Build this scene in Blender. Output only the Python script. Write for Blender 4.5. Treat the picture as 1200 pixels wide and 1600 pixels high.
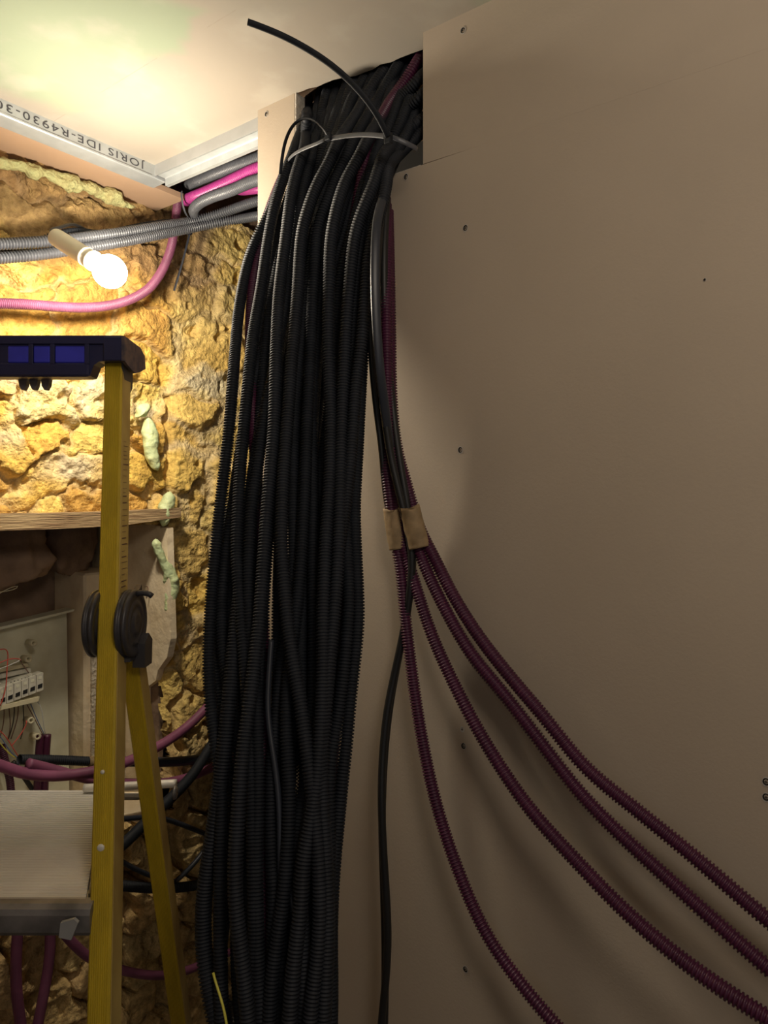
import bpy, math, random
import numpy as np
from mathutils import Vector, Matrix
for o in list(bpy.data.objects): bpy.data.objects.remove(o)
SC = bpy.context.scene; COL = SC.collection
# ---------------------------------------------------------------- camera, light, exposure
EYE = 1.5; F = 1110.0; HOR = 775.0
SN, CS = 0.799, 0.602                       # heading of the camera in the room (X: to the board wall, Y: to the stone wall)
cam_d = bpy.data.cameras.new('camera'); cam = bpy.data.objects.new('camera', cam_d); COL.objects.link(cam)
cam.location = (0, 0, EYE); cam.rotation_euler = (math.pi/2, 0, -math.atan2(SN, CS))
cam_d.sensor_width = 36; cam_d.lens = F/1600*36; cam_d.shift_y = (HOR-800)/1600; cam_d.clip_start = .02
SC.camera = cam
SC.view_settings.view_transform = 'Standard'; SC.view_settings.look = 'None'
SC.view_settings.gamma = 1; SC.view_settings.use_curve_mapping = False
SC.view_settings.exposure = 0.0
BULB_POWER = 430.0; FILL_W = 15.5
w = bpy.data.worlds.new('world'); SC.world = w; w.use_nodes = True
w.node_tree.nodes['Background'].inputs[0].default_value = (.5, .5, .55, 1)
w.node_tree.nodes['Background'].inputs[1].default_value = 0.0
def lamp(name, loc, power, r, col):         # unseen fill lamps behind the photographer
    l = bpy.data.lights.new(name, 'POINT'); l.energy = power; l.shadow_soft_size = r; l.color = col
    o = bpy.data.objects.new(name, l); COL.objects.link(o); o.location = loc; return o
lamp('fill_light', (0.10, -0.25, 2.12), FILL_W, .15, (1, .87, .73))
lamp('fill_light', (-0.9, -1.1, 1.2), FILL_W*.38, .3, (.8, .88, 1))  # weak low lamp added to brighten the lower parts

# ---------------------------------------------------------------- helpers
def C(x, d, z):                             # right of / ahead of the eye -> room
    return np.array((CS*x+SN*d, -SN*x+CS*d, z))
def ray(px, py):
    c = (px-600)/F; return np.array((CS*c+SN, -SN*c+CS, (HOR-py)/F))
def PD(px, py, d): return ray(px, py)*d+np.array((0, 0, EYE))
def PX(px, py, X): r = ray(px, py); return r*(X/r[0])+np.array((0, 0, EYE))
def PY(px, py, Y): r = ray(px, py); return r*(Y/r[1])+np.array((0, 0, EYE))
def PZ(px, py, z): r = ray(px, py); return r*((z-EYE)/r[2])+np.array((0, 0, EYE))

def tag(o, label=None, cat=None, group=None, kind=None):
    if label: o['label'] = label
    if cat: o['category'] = cat
    if group: o['group'] = group
    if kind: o['kind'] = kind
    return o
def empty(name, loc, label, cat, group=None):
    o = bpy.data.objects.new(name, None); COL.objects.link(o); o.location = tuple(float(v) for v in loc)
    o.empty_display_size = .05
    return tag(o, label, cat, group)
def wloc(o):
    v = np.zeros(3)
    while o: v += np.array(o.location); o = o.parent
    return v
def mk(name, verts, faces, mat, parent=None, smooth=False, origin=None):
    v = np.asarray(verts, dtype=np.float64)
    if parent is not None: org = wloc(parent); loc = np.zeros(3)
    else:
        if origin is None:
            mn, mx = v.min(0), v.max(0); origin = ((mn[0]+mx[0])/2, (mn[1]+mx[1])/2, mn[2])
        org = np.array(origin); loc = org
    v = v-org
    me = bpy.data.meshes.new(name)
    if isinstance(faces, np.ndarray) and faces.ndim == 2:
        n, k = faces.shape
        me.vertices.add(len(v)); me.vertices.foreach_set('co', v.astype(np.float32).ravel())
        me.loops.add(n*k); me.loops.foreach_set('vertex_index', faces.astype(np.int32).ravel())
        me.polygons.add(n); me.polygons.foreach_set('loop_start', np.arange(0, n*k, k, dtype=np.int32))
        me.update(calc_edges=True)
    else: me.from_pydata([tuple(p) for p in v], [], [tuple(int(i) for i in f) for f in faces])
    me.validate()
    me.polygons.foreach_set('use_smooth', np.full(len(me.polygons), smooth, dtype=bool))
    for m in (mat if isinstance(mat, (list, tuple)) else [mat]): me.materials.append(m)
    me.update()
    o = bpy.data.objects.new(name, me); COL.objects.link(o); o.location = tuple(loc)
    if parent is not None: o.parent = parent
    return o
class MB:                                   # collects shapes that make ONE mesh
    def __init__(s): s.v = []; s.f = []; s.n = 0
    def add(s, v, f):
        s.v += [np.array(p, float) for p in v]; s.f += [tuple(int(i)+s.n for i in q) for q in f]; s.n += len(v); return s
    def box(s, a, b, T=None, bev=0.0):
        x0, y0, z0 = a; x1, y1, z1 = b
        if bev <= 0:
            v = [(x, y, z) for z in (z0, z1) for x, y in ((x0, y0), (x1, y0), (x1, y1), (x0, y1))]
            f = [(0, 3, 2, 1), (4, 5, 6, 7), (0, 1, 5, 4), (1, 2, 6, 5), (2, 3, 7, 6), (3, 0, 4, 7)]
        else:
            c = bev; v = []; ring = [(x0+c, y0), (x1-c, y0), (x1, y0+c), (x1, y1-c), (x1-c, y1), (x0+c, y1), (x0, y1-c), (x0, y0+c)]
            cx, cy = (x0+x1)/2, (y0+y1)/2
            def ins(p): return (min(max(p[0], x0+c), x1-c), min(max(p[1], y0+c), y1-c))
            for z, fn in ((z0, ins), (z0+c, lambda p: p), (z1-c, lambda p: p), (z1, ins)):
                for p in ring: q = fn(p); v.append((q[0], q[1], z))
            f = [tuple(range(7, -1, -1)), tuple(range(24, 32))]
            for r in range(3):
                for i in range(8): j = (i+1) % 8; f.append((r*8+i, r*8+j, r*8+8+j, r*8+8+i))
        if T is not None: v = [T(*p) for p in v]
        return s.add(v, f)
    def prism(s, poly, h0, h1, T):          # polygon (u, v) between two heights, T(u, v, h) -> room
        n = len(poly); v = [T(p[0], p[1], h0) for p in poly]+[T(p[0], p[1], h1) for p in poly]
        f = [tuple(range(n-1, -1, -1)), tuple(range(n, 2*n))]+[(i, (i+1) % n, n+(i+1) % n, n+i) for i in range(n)]
        return s.add(v, f)
    def build(s, name, mat, parent=None, smooth=False): return mk(name, s.v, s.f, mat, parent, smooth)
def spline(pts, step=.004):
    P = np.asarray(pts, float)
    if len(P) == 2: P = np.array([P[0], (P[0]+P[1])/2, P[1]])
    Q = np.vstack([2*P[0]-P[1], P, 2*P[-1]-P[-2]]); out = []
    for i in range(1, len(Q)-2):
        p0, p1, p2, p3 = Q[i-1:i+3]
        t = [0]
        for a, b in ((p0, p1), (p1, p2), (p2, p3)): t.append(t[-1]+max(np.linalg.norm(b-a), 1e-5)**.5)
        n = max(4, int(np.linalg.norm(p2-p1)/step)); u = np.linspace(t[1], t[2], n, endpoint=False)[:, None]
        A1 = (t[1]-u)/(t[1]-t[0])*p0+(u-t[0])/(t[1]-t[0])*p1
        A2 = (t[2]-u)/(t[2]-t[1])*p1+(u-t[1])/(t[2]-t[1])*p2
        A3 = (t[3]-u)/(t[3]-t[2])*p2+(u-t[2])/(t[3]-t[2])*p3
        B1 = (t[2]-u)/(t[2]-t[0])*A1+(u-t[0])/(t[2]-t[0])*A2
        B2 = (t[3]-u)/(t[3]-t[1])*A2+(u-t[1])/(t[3]-t[1])*A3
        out.append((t[2]-u)/(t[2]-t[1])*B1+(u-t[1])/(t[2]-t[1])*B2)
    out.append(P[-1:]); D = np.vstack(out)
    if len(D) > 12:                         # iron out kinks left by the hand-placed points
        k = 5
        for _ in range(2):
            E = D.copy()
            for j in range(len(D)):
                a = min(k, j, len(D)-1-j); E[j] = D[j-a:j+a+1].mean(0)
            D = E
    return D
def resample(D, s):
    L = np.r_[0, np.cumsum(np.linalg.norm(np.diff(D, axis=0), axis=1))]
    return np.stack([np.interp(s, L, D[:, k]) for k in range(3)], 1)
def length(D): return np.linalg.norm(np.diff(D, axis=0), axis=1).sum()
def frames(P, up=None):
    T = np.gradient(P, axis=0); T /= np.linalg.norm(T, axis=1)[:, None]+1e-12
    N = np.zeros_like(P); n = np.array(up if up is not None else (0.3, 0.9, 0.2), float)
    for i in range(len(P)):
        n = n-T[i]*n.dot(T[i]); n /= np.linalg.norm(n)+1e-12; N[i] = n
    return T, N, np.cross(T, N)
def sweep(P, R, sides=14, aspect=1.0, up=None, caps=True):
    T, N, B = frames(P, up); n = len(P); R = np.broadcast_to(R, (n,))
    a = np.arange(sides)*2*math.pi/sides
    V = P[:, None]+R[:, None, None]*(np.cos(a)[None, :, None]*N[:, None]*1.0+np.sin(a)[None, :, None]*B[:, None]*aspect)
    V = V.reshape(-1, 3); i = np.arange(n-1)[:, None]*sides; j = np.arange(sides)[None]; k = (j+1) % sides
    Fq = np.stack([i+j, i+k, i+k+sides, i+j+sides], -1).reshape(-1, 4)
    if caps:
        c0, c1 = len(V), len(V)+1; V = np.vstack([V, P[0], P[-1]])
        jj = np.arange(sides); kk = (jj+1) % sides; b = (n-1)*sides
        Fq = np.vstack([Fq, np.stack([kk, jj, np.full(sides, c0), np.full(sides, c0)], 1), np.stack([b+jj, b+kk, np.full(sides, c1), np.full(sides, c1)], 1)])
    return V, Fq
def tris(V, Fq):                            # mixed quads / cap triangles
    return V, [tuple(f[:3]) if f[2] == f[3] else tuple(f) for f in Fq]
def corrugated(name, pts, r, mat, parent=None, pitch=.0049, sides=14, depth=.24):
    D = spline(pts); L = length(D); n = int(L/pitch)
    s = (np.arange(n)[:, None]*pitch+np.array([0, .34, .50, .84])*pitch).ravel(); s = s[s < L]
    R = np.tile(np.array([1, 1, 1-depth, 1-depth])*r, n)[:len(s)]
    V, Fq = sweep(resample(D, s), R, sides, caps=False)
    return mk(name, V, Fq, mat, parent, True)
def tube(name, pts, r, mat, parent=None, sides=12, aspect=1.0, up=None, step=.006):
    D = spline(pts); s = np.linspace(0, length(D), max(6, int(length(D)/step)))
    V, Fq = sweep(resample(D, s), r, sides, aspect, up); V, f = tris(V, Fq)
    return mk(name, V, f, mat, parent, True)
# lattice noise, for the rubble and the foam
def vnoise(p, seed=0):
    rs = np.random.RandomState(seed); tab = rs.rand(4096)
    i = np.floor(p).astype(np.int64); f = p-i; f = f*f*(3-2*f); out = 0
    for c in range(2**p.shape[1]):
        h = 0; wgt = 1
        for a in range(p.shape[1]):
            b = (c >> a) & 1; h = h+(i[:, a]+b)*(73856093, 19349663, 83492791)[a]; wgt = wgt*(f[:, a] if b else 1-f[:, a])
        h = (h ^ (h >> 7)) & 4095; out = out+wgt*tab[h]
    return out
def fbm(p, o=4, seed=0, g=.5):
    s = 0; a = 1; t = 0
    for k in range(o): s = s+a*vnoise(p*2**k+k*17.3, seed+k); t += a; a *= g
    return s/t
def lumpy(name, pts, rad, mat, parent=None, amp=.45, scale=70, seed=1, sides=22, aspect=1.0):
    D = spline(pts); s = np.linspace(0, length(D), max(14, int(length(D)/.003)))
    P = resample(D, s); r = np.interp(s/s[-1], np.linspace(0, 1, len(rad)), rad)
    e = np.minimum(s, s[-1]-s)/(np.mean(rad)+1e-6); r = r*np.sqrt(np.clip(e*1.2, .02, 1))
    V, Fq = sweep(P, r, sides, aspect)
    n = fbm(V*scale, 3, seed)-.5; ctr = np.repeat(P, sides, 0); m = len(ctr)
    V[:m] += (V[:m]-ctr)*(n[:m, None]*2*amp)
    V, f = tris(V, Fq); return mk(name, V, f, mat, parent, True)

# ---------------------------------------------------------------- materials
def nodes(name):
    m = bpy.data.materials.new(name); m.use_nodes = True; nt = m.node_tree
    return m, nt, nt.nodes['Principled BSDF']
def mat(name, col, rough=.6, metal=0, var=.12, scale=8, bump=0.0, bscale=60, col2=None, spec=.5, stretch=None, det=4):
    m, nt, b = nodes(name); N = nt.nodes; L = nt.links
    tc = N.new('ShaderNodeTexCoord'); src = tc.outputs['Object']
    if stretch:
        mp = N.new('ShaderNodeMapping'); mp.inputs['Scale'].default_value = stretch; L.new(src, mp.inputs[0]); src = mp.outputs[0]
    n = N.new('ShaderNodeTexNoise'); n.inputs['Scale'].default_value = scale; n.inputs['Detail'].default_value = det; L.new(src, n.inputs['Vector'])
    r = N.new('ShaderNodeValToRGB'); c2 = col2 or tuple(c*(1-var) for c in col)
    r.color_ramp.elements[0].position = .35; r.color_ramp.elements[1].position = .65
    r.color_ramp.elements[0].color = (*c2, 1); r.color_ramp.elements[1].color = (*col, 1)
    L.new(n.outputs[0], r.inputs[0]); L.new(r.outputs[0], b.inputs['Base Color'])
    b.inputs['Roughness'].default_value = rough; b.inputs['Metallic'].default_value = metal; b.inputs['Specular IOR Level'].default_value = spec
    if bump:
        n2 = N.new('ShaderNodeTexNoise'); n2.inputs['Scale'].default_value = bscale; n2.inputs['Detail'].default_value = 5; L.new(src, n2.inputs['Vector'])
        bp = N.new('ShaderNodeBump'); bp.inputs['Strength'].default_value = bump; bp.inputs['Distance'].default_value = .01
        L.new(n2.outputs[0], bp.inputs['Height']); L.new(bp.outputs[0], b.inputs['Normal'])
    return m
M = dict(
 black=mat('black_plastic', (.015, .018, .024), .66, spec=.28, var=.3, scale=30),
 black2=mat('worn_black_plastic', (.019, .022, .029), .62, spec=.32, var=.3, scale=20),
 grey=mat('grey_conduit_plastic', (.10, .105, .12), .42, var=.2, scale=20),
 purple=mat('purple_plastic', (.080, .014, .045), .42, var=.25, scale=20),
 pipe=mat('dusty_purple_plastic', (.28, .085, .165), .5, var=.35, scale=14),
 magenta=mat('magenta_plastic', (.42, .05, .25), .36, var=.2, scale=20),
 tape=mat('masking_tape', (.36, .25, .13), .75, var=.35, scale=45, bump=.1),
 cable=mat('grey_flat_cable', (.032, .037, .05), .4, var=.15),
 rubber=mat('black_rubber_cable', (.012, .012, .012), .5, var=.2),
 board=mat('plasterboard_paper', (.45, .375, .29), .88, var=.07, scale=3, bump=.05, bscale=240),
 gypsum=mat('cut_gypsum_edge', (.55, .5, .43), .95, var=.3, scale=80, bump=.5, bscale=200),
 brownboard=mat('brown_board', (.47, .31, .20), .85, var=.12, scale=5),
 zinc=mat('galvanised_steel', (.50, .53, .54), .48, .35, var=.16, scale=26),
 zinc2=mat('bright_galvanised_steel', (.42, .43, .43), .5, .25, var=.12, scale=20),
 ink=mat('black_print', (.06, .06, .07), .7),
 screw=mat('dark_screw', (.02, .018, .016), .5, .5, var=.3, scale=200),
 filler=mat('filler_rim', (.5, .47, .42), .95, var=.2, scale=60),
 yellow=mat('yellow_fibreglass', (.54, .38, .016), .55, var=.16, scale=9, stretch=(6, 6, .8), bump=.04, bscale=120),
 yellowside=mat('scuffed_fibreglass_edge', (.56, .42, .13), .5, var=.45, scale=10, stretch=(1, 1, .4), col2=(.30, .19, .05)),
 alu=mat('brushed_aluminium', (.84, .82, .76), .45, .15, var=.2, scale=6, stretch=(1, 1, 1)),
 aludark=mat('worn_aluminium_edge', (.30, .29, .29), .45, .6, var=.5, scale=18),
 hinge=mat('dark_grey_hinge_plastic', (.045, .043, .048), .4, var=.25, scale=30),
 navy=mat('navy_plastic', (.022, .024, .085), .42, var=.2, scale=12),
 blue=mat('blue_plastic', (.05, .055, .60), .4, var=.3, scale=14),
 ivory=mat('ivory_plastic', (.80, .74, .60), .4, var=.08),
 foam=mat('expanding_foam', (.58, .70, .40), .55, var=.25, scale=45, bump=.4, bscale=90, col2=(.60, .66, .34)),
 foamd=mat('aged_foam', (.46, .47, .22), .85, var=.5, scale=50, bump=.9, bscale=120, col2=(.44, .40, .18)),
 wood=mat('old_timber', (.50, .36, .19), .85, var=.5, scale=16, stretch=(.6, 4, 9), bump=.5, bscale=40, col2=(.26, .16, .08)),
 plaster=mat('stained_plaster', (.84, .72, .52), .92, var=.3, scale=9, bump=.5, bscale=30, col2=(.68, .54, .34)),
 plaster2=mat('rough_white_render', (.66, .60, .48), .95, var=.3, scale=40, bump=1.0, bscale=110, col2=(.45, .37, .26)),
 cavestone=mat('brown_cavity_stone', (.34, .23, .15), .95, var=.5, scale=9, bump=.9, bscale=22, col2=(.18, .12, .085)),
 panel=mat('dull_green_grey_paint', (.76, .76, .60), .5, var=.18, scale=14, col2=(.62, .60, .44)),
 white=mat('terminal_white_plastic', (.62, .60, .50), .45, var=.15, scale=60),
 hole=mat('black_recess', (.01, .01, .01), .9),
 red=mat('red_insulation', (.62, .10, .07), .4), bluew=mat('blue_insulation', (.10, .16, .32), .4),
 whitew=mat('white_insulation', (.55, .55, .5), .4), greenyellow=mat('yellow_green_insulation', (.62, .58, .08), .4),
 brownw=mat('brown_insulation', (.16, .08, .05), .5), cream=mat('cream_tube', (.66, .60, .40), .5),
 floor=mat('concrete_floor', (.24, .21, .18), .9, var=.35, scale=5, bump=.4),
 paint=mat('bare_plaster_wall', (.42, .37, .31), .9, var=.12, scale=2),
 chrome=mat('steel_tube', (.55, .53, .48), .3, .9, var=.2, scale=30),
)
# plasterboard ceiling: green sheet beyond the taped joint, filler smears
def ceiling_mat():
    m, nt, b = nodes('ceiling_boards'); N = nt.nodes; L = nt.links
    tc = N.new('ShaderNodeTexCoord'); geo = N.new('ShaderNodeNewGeometry'); sep = N.new('ShaderNodeSeparateXYZ')
    n = N.new('ShaderNodeTexNoise'); n.inputs['Scale'].default_value = 5; n.inputs['Detail'].default_value = 3; L.new(geo.outputs['Position'], n.inputs['Vector'])
    def math_(op, a, b_=None, c=None, clamp=False):
        q = N.new('ShaderNodeMath'); q.operation = op; q.use_clamp = clamp
        for k, v in enumerate((a, b_, c)):
            if v is None: continue
            if isinstance(v, (int, float)): q.inputs[k].default_value = v
            else: L.new(v, q.inputs[k])
        return q.outputs[0]
    L.new(geo.outputs['Position'], sep.inputs[0]); X, Y = sep.outputs[0], sep.outputs[1]
    wob = math_('MULTIPLY', math_('SUBTRACT', n.outputs[0], .5), .22)
    def step(v, lo, hi):
        q = N.new('ShaderNodeMapRange'); q.interpolation_type = 'SMOOTHSTEP'; L.new(v, q.inputs[0])
        q.inputs[1].default_value = lo; q.inputs[2].default_value = hi; return q.outputs[0]
    Xw = math_('ADD', X, wob); Yw = math_('ADD', Y, wob)
    green = math_('MULTIPLY', math_('MULTIPLY', step(Xw, .80, .77), step(Yw, .93, 1.0)), math_('MULTIPLY', step(Xw, .42, .54), step(Yw, 1.46, 1.36)))
    green2 = math_('MULTIPLY', step(Xw, .93, .96), step(Yw, .60, .54))
    green = math_('MAXIMUM', green, green2)
    grey = math_('MULTIPLY', math_('MULTIPLY', step(Xw, .86, .83), step(Xw, .60, .63)), step(Yw, .95, .92))
    def mix(f, a, c):
        q = N.new('ShaderNodeMix'); q.data_type = 'RGBA'; L.new(f, q.inputs[0])
        for k, v in ((6, a), (7, c)):
            if isinstance(v, tuple): q.inputs[k].default_value = (*v, 1)
            else: L.new(v, q.inputs[k])
        return q.outputs[2]
    c = mix(grey, (.36, .32, .265), (.345, .315, .262))
    c = mix(green, c, (.295, .345, .245))
    n2 = N.new('ShaderNodeTexNoise'); n2.inputs['Scale'].default_value = 9; n2.inputs['Detail'].default_value = 5; L.new(geo.outputs['Position'], n2.inputs['Vector'])
    sm = step(n2.outputs[0], .52, .74); c = mix(math_('MULTIPLY', sm, .5), c, (.44, .41, .35))
    # taped joint line at X = .787
    ln = math_('LESS_THAN', math_('ABSOLUTE', math_('SUBTRACT', X, .787)), .0011); ln = math_('MULTIPLY', ln, math_('MULTIPLY', step(n2.outputs[0], .50, .56), .3))
    c = mix(ln, c, (.25, .2, .15))
    L.new(c, b.inputs['Base Color']); b.inputs['Roughness'].default_value = .9
    bp = N.new('ShaderNodeBump'); bp.inputs['Strength'].default_value = .12; bp.inputs['Distance'].default_value = .01
    n3 = N.new('ShaderNodeTexNoise'); n3.inputs['Scale'].default_value = 12; n3.inputs['Detail'].default_value = 8; L.new(geo.outputs['Position'], n3.inputs['Vector'])
    L.new(n3.outputs[0], bp.inputs['Height']); L.new(bp.outputs[0], b.inputs['Normal']); return m
M['ceiling'] = ceiling_mat()
def stone_mat():
    m, nt, b = nodes('golden_rubble_stone'); N = nt.nodes; L = nt.links
    a = N.new('ShaderNodeAttribute'); a.attribute_name = 'tone'
    tc = N.new('ShaderNodeTexCoord'); n = N.new('ShaderNodeTexNoise'); n.inputs['Scale'].default_value = 38; n.inputs['Detail'].default_value = 8; n.inputs['Roughness'].default_value = .65
    L.new(tc.outputs['Object'], n.inputs['Vector'])
    r = N.new('ShaderNodeValToRGB'); r.color_ramp.elements[0].position = .3; r.color_ramp.elements[1].position = .68
    r.color_ramp.elements[0].color = (.50, .44, .38, 1); r.color_ramp.elements[1].color = (1.25, 1.22, 1.15, 1); L.new(n.outputs[0], r.inputs[0])
    mx = N.new('ShaderNodeMix'); mx.data_type = 'RGBA'; mx.blend_type = 'MULTIPLY'; mx.inputs[0].default_value = 1
    L.new(a.outputs['Color'], mx.inputs[6]); L.new(r.outputs[0], mx.inputs[7]); L.new(mx.outputs[2], b.inputs['Base Color'])
    b.inputs['Roughness'].default_value = .9
    n2 = N.new('ShaderNodeTexNoise'); n2.inputs['Scale'].default_value = 95; n2.inputs['Detail'].default_value = 8; L.new(tc.outputs['Object'], n2.inputs['Vector'])
    bp = N.new('ShaderNodeBump'); bp.inputs['Strength'].default_value = .9; bp.inputs['Distance'].default_value = .012
    L.new(n2.outputs[0], bp.inputs['Height']); L.new(bp.outputs[0], b.inputs['Normal']); return m
M['stone'] = stone_mat()
def glow():
    m, nt, b = nodes('lit_bulb_glass'); b.inputs['Base Color'].default_value = (1, .95, .85, 1)
    b.inputs['Emission Color'].default_value = (1, .88, .70, 1); b.inputs['Emission Strength'].default_value = BULB_POWER
    return m
M['glow'] = glow()

def struct(o): o['kind'] = 'structure'; return o
# ================================================================ SETTING
H = 2.30; WX = 1.02; SY = 1.66
# floor and the walls behind the photographer
struct(MB().box((-1.9, -2.0, -.05), (2.6, 2.1, 0)).build('floor', M['floor']))
struct(MB().box((-1.95, -2.0, 0), (-1.9, 2.1, 2.5)).build('wall_left', M['paint']))
struct(MB().box((-1.9, -2.05, 0), (2.6, -2.0, 2.5)).build('wall_near', M['paint']))
# ceiling sheet, cut ragged along the conduit opening
rnd = random.Random(4)
e0 = PZ(458, 149, H); e1 = PZ(657, 81, H); edge = []
for k in range(15):
    t = k/14; p = e0*(1-t)+e1*t; edge.append((p[0]+(rnd.uniform(-.006, .006) if 0 < k < 14 else 0), p[1]))
poly = [(-1.9, -2.0), (1.04, -2.0), (1.04, .684), (e1[0], .684)]+[p for p in reversed(edge)][1:-1]+[(WX+.001, .993), (WX+.001, 1.095), (WX+.0178, 1.097), (WX+.0178, 1.4762), (-1.9, 1.4762)]
struct(MB().prism(poly, H, H+.013, lambda u, v, h: (u, v, h)).build('ceiling', M['ceiling']))
# lowered strip of board between the steel track and the stones
struct(MB().box((-1.9, 1.52, H-.032), (1.16, 1.68, H-.018)).build('ceiling', M['brownboard']))
struct(MB().box((-1.95, -2.05, H+.16), (2.6, 2.1, H+.2)).build('ceiling', M['cavestone']))
# board wall: one sheet with a notch, one sheet to the right of the opening
B0, B1 = WX, WX+.013
def TY(u, v, h): return (h, u, v)
YE = 1.096
struct(MB().prism([(-2.0, 0), (YE, 0), (YE, H), (.991, H), (.991, 2.072), (.684, 2.072), (-2.0, 2.072)], B0, B1, TY).build('wall_right', [M['board']]))
struct(MB().prism([(-2.0, 2.0721), (.59, 2.0721), (.684, 2.0731), (.684, H), (-2.0, H)], B0, B1, TY).build('wall_right', M['board']))
# cut edges of the opening and of the sheet's end
mb = MB(); rnd = random.Random(7)
mb.box((B0+.0005, .987, 2.074), (B1+.012, .9925, H))
mb.box((B0+.0005, .690, 2.066), (B1, .985, 2.0735))
mb.box((B0+.001, YE, 0), (B1, YE+.0015, H))
struct(mb.build('trim_1', M['gypsum']))
# near-black sheets added behind the boards: block light, paint the opening's shade
M['void'] = mat('shade_black', (.010, .009, .008), .95)
struct(MB().box((1.7, -2.0, 0), (1.74, 1.05, 2.45)).box((B1+.004, 1.045, 0), (1.7, 1.06, 2.10)).box((1.33, .2, 1.9), (1.35, 1.045, 2.3)).build('wall_light_block', M['void']))
struct(MB().box((2.25, 1.0, 0), (2.3, 2.1, 2.45)).build('wall_far', M['cavestone']))
# stone wall ------------------------------------------------------
NX0, NX1, NZ0, NZ1 = .30, 1.175, .66, 1.425
def stone_wall():
    st = .0042; xs = np.arange(.05, 2.26, st); zs = np.arange(0, H+.02, st)
    X, Z = np.meshgrid(xs, zs); P = np.stack([X.ravel(), Z.ravel()], 1)
    rs = np.random.RandomState(11); S = []
    z = .03
    while z < H+.1:
        low = z < .95; h = rs.uniform(.085, .14) if not low else rs.uniform(.10, .16); x = -.1-rs.rand()*.2
        while x < 2.5:
            wd = rs.uniform(.09, .30) if not low else rs.uniform(.10, .20); S.append((x+wd/2, z+h/2+rs.uniform(-.04, .04), wd, h*rs.uniform(.75, 1.25))); x += wd
        z += h*.96
    S = np.array(S)
    q = P+(np.stack([fbm(P*9, 3, 1), fbm(P*9, 3, 5)], 1)-.5)*.12+(np.stack([fbm(P*38, 2, 21), fbm(P*38, 2, 25)], 1)-.5)*.022
    f1 = np.full(len(P), 9.); f2 = np.full(len(P), 9.); idx = np.zeros(len(P), int)
    for k, (sx, sz, wd, h) in enumerate(S):
        d = (np.abs((q[:, 0]-sx)/wd)**2.6+np.abs((q[:, 1]-sz)/h)**2.6)**(1/2.6)
        m = d < f1; f2 = np.where(m, f1, np.minimum(f2, d)); idx = np.where(m, k, idx); f1 = np.where(m, d, f1)
    g = f2-f1; K = len(S)
    prot = rs.rand(K); hue = rs.rand(K); lit = rs.rand(K); tx = rs.randn(K)*.09; tz = rs.randn(K)*.12; thr = rs.rand(K)
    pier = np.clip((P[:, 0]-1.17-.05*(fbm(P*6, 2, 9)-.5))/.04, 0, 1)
    low = np.clip((.98-P[:, 1])/.2, 0, 1)*1.0
    jw = .16+.10*pier*(1-low); t = np.clip(g/jw, 0, 1); t = t*t*(3-2*t)
    hgt = t*(.020+.022*prot[idx]+low*.030*prot[idx]+low*.012)
    hgt += t*((P[:, 0]-S[idx, 0])*tx[idx]+(P[:, 1]-S[idx, 1])*tz[idx])*(1+low)
    n1 = fbm(P*16, 4, 31, .55)-.5; n2 = fbm(P*60, 3, 41, .6)-.5; rid = 1-np.abs(2*fbm(P*np.array([18, 34.]), 3, 51)-1)
    hgt += n1*(.024+.022*low-.012*pier*(1-low))+n2*.0105+(rid-.75)*.006*t
    pits = np.clip(fbm(P*27, 2, 61)-.66, 0, 1); hgt -= pits*.11*t
    # mortar packed between the pier's stones
    hgt += (1-t)*(.012*pier*(1-low)+.006*(1-low))
    # the seam where the old opening was filled
    seam = 1.185+.10*np.clip((P[:, 1]-1.35)/-.5, -1, 1)*-.2+.018*(fbm(P[:, 1:2].repeat(2, 1)*9, 3, 71)-.5)
    sd = np.abs(P[:, 0]-seam); on = (P[:, 1] < 1.78)*1.0
    hgt -= on*.035*np.exp(-(sd/.011)**2)
    # loose packing right at the bottom: deep dark joints
    hgt -= low*.020*(1-t)*(.4+fbm(P*7, 2, 81))
    base = 1.05*np.array([(.80, .54, .12), (.74, .46, .10), (.82, .62, .18), (.74, .52, .16), (.84, .68, .28), (.66, .40, .10)])
    ci = (hue*len(base)).astype(int).clip(0, len(base)-1); col = base[ci][idx]*(.85+.25*lit[idx])[:, None]; col = col*(1-pier[:, None]*.5)+np.array((.90, .68, .22))*pier[:, None]*.5  # pier yellower, its colour also raised to make up for weak bulb light
    mort = np.array((.76, .62, .36)); e = np.clip(fbm(P*20, 3, 91)*1.5-.35, 0, 1)
    mm = ((1-t)*(.55+.4*pier)*(1-.55*low))[:, None]; col = col*(1-mm)+mort*mm
    pm = np.clip(fbm(P*5, 3, 95)*3-1.5, 0, 1)*pier*(1-low)*.75; col = col*(1-pm[:, None])+np.array((.86, .68, .28))*pm[:, None]
    wh = (thr > .86)[idx]*t*np.clip(fbm(P*14, 3, 99)*3-1.1, 0, 1)*.8*(1-low); col = col*(1-wh[:, None])+np.array((.72, .66, .50))*wh[:, None]
    red = np.clip(fbm(P*11, 3, 103)*4-2.5, 0, 1)*t*.45; col = col*(1-red[:, None])+np.array((.56, .27, .07))*red[:, None]
    topbrown = np.clip((P[:, 1]-2.02-.10*(fbm(P*6, 3, 107)-.5)*2)/.10, 0, 1)*.8*np.clip((1.42-P[:, 0])/.12, 0, 1); col = col*(1-topbrown[:, None])+np.array((.26, .165, .09))*topbrown[:, None]*(.7+.6*fbm(P*25, 3, 109))[:, None]  # browner colour towards the top, fading out to the right
    lowlift = (low*.62)[:, None]; col = col*(1-lowlift)+np.array((.74, .57, .33))*lowlift  # sandy tint on lower stones, lightened to stand in for missing lamp light
    shf = Z.shape; Y = SY-hgt
    V = np.stack([P[:, 0], Y, P[:, 1]], 1); r, c = shf
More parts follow.
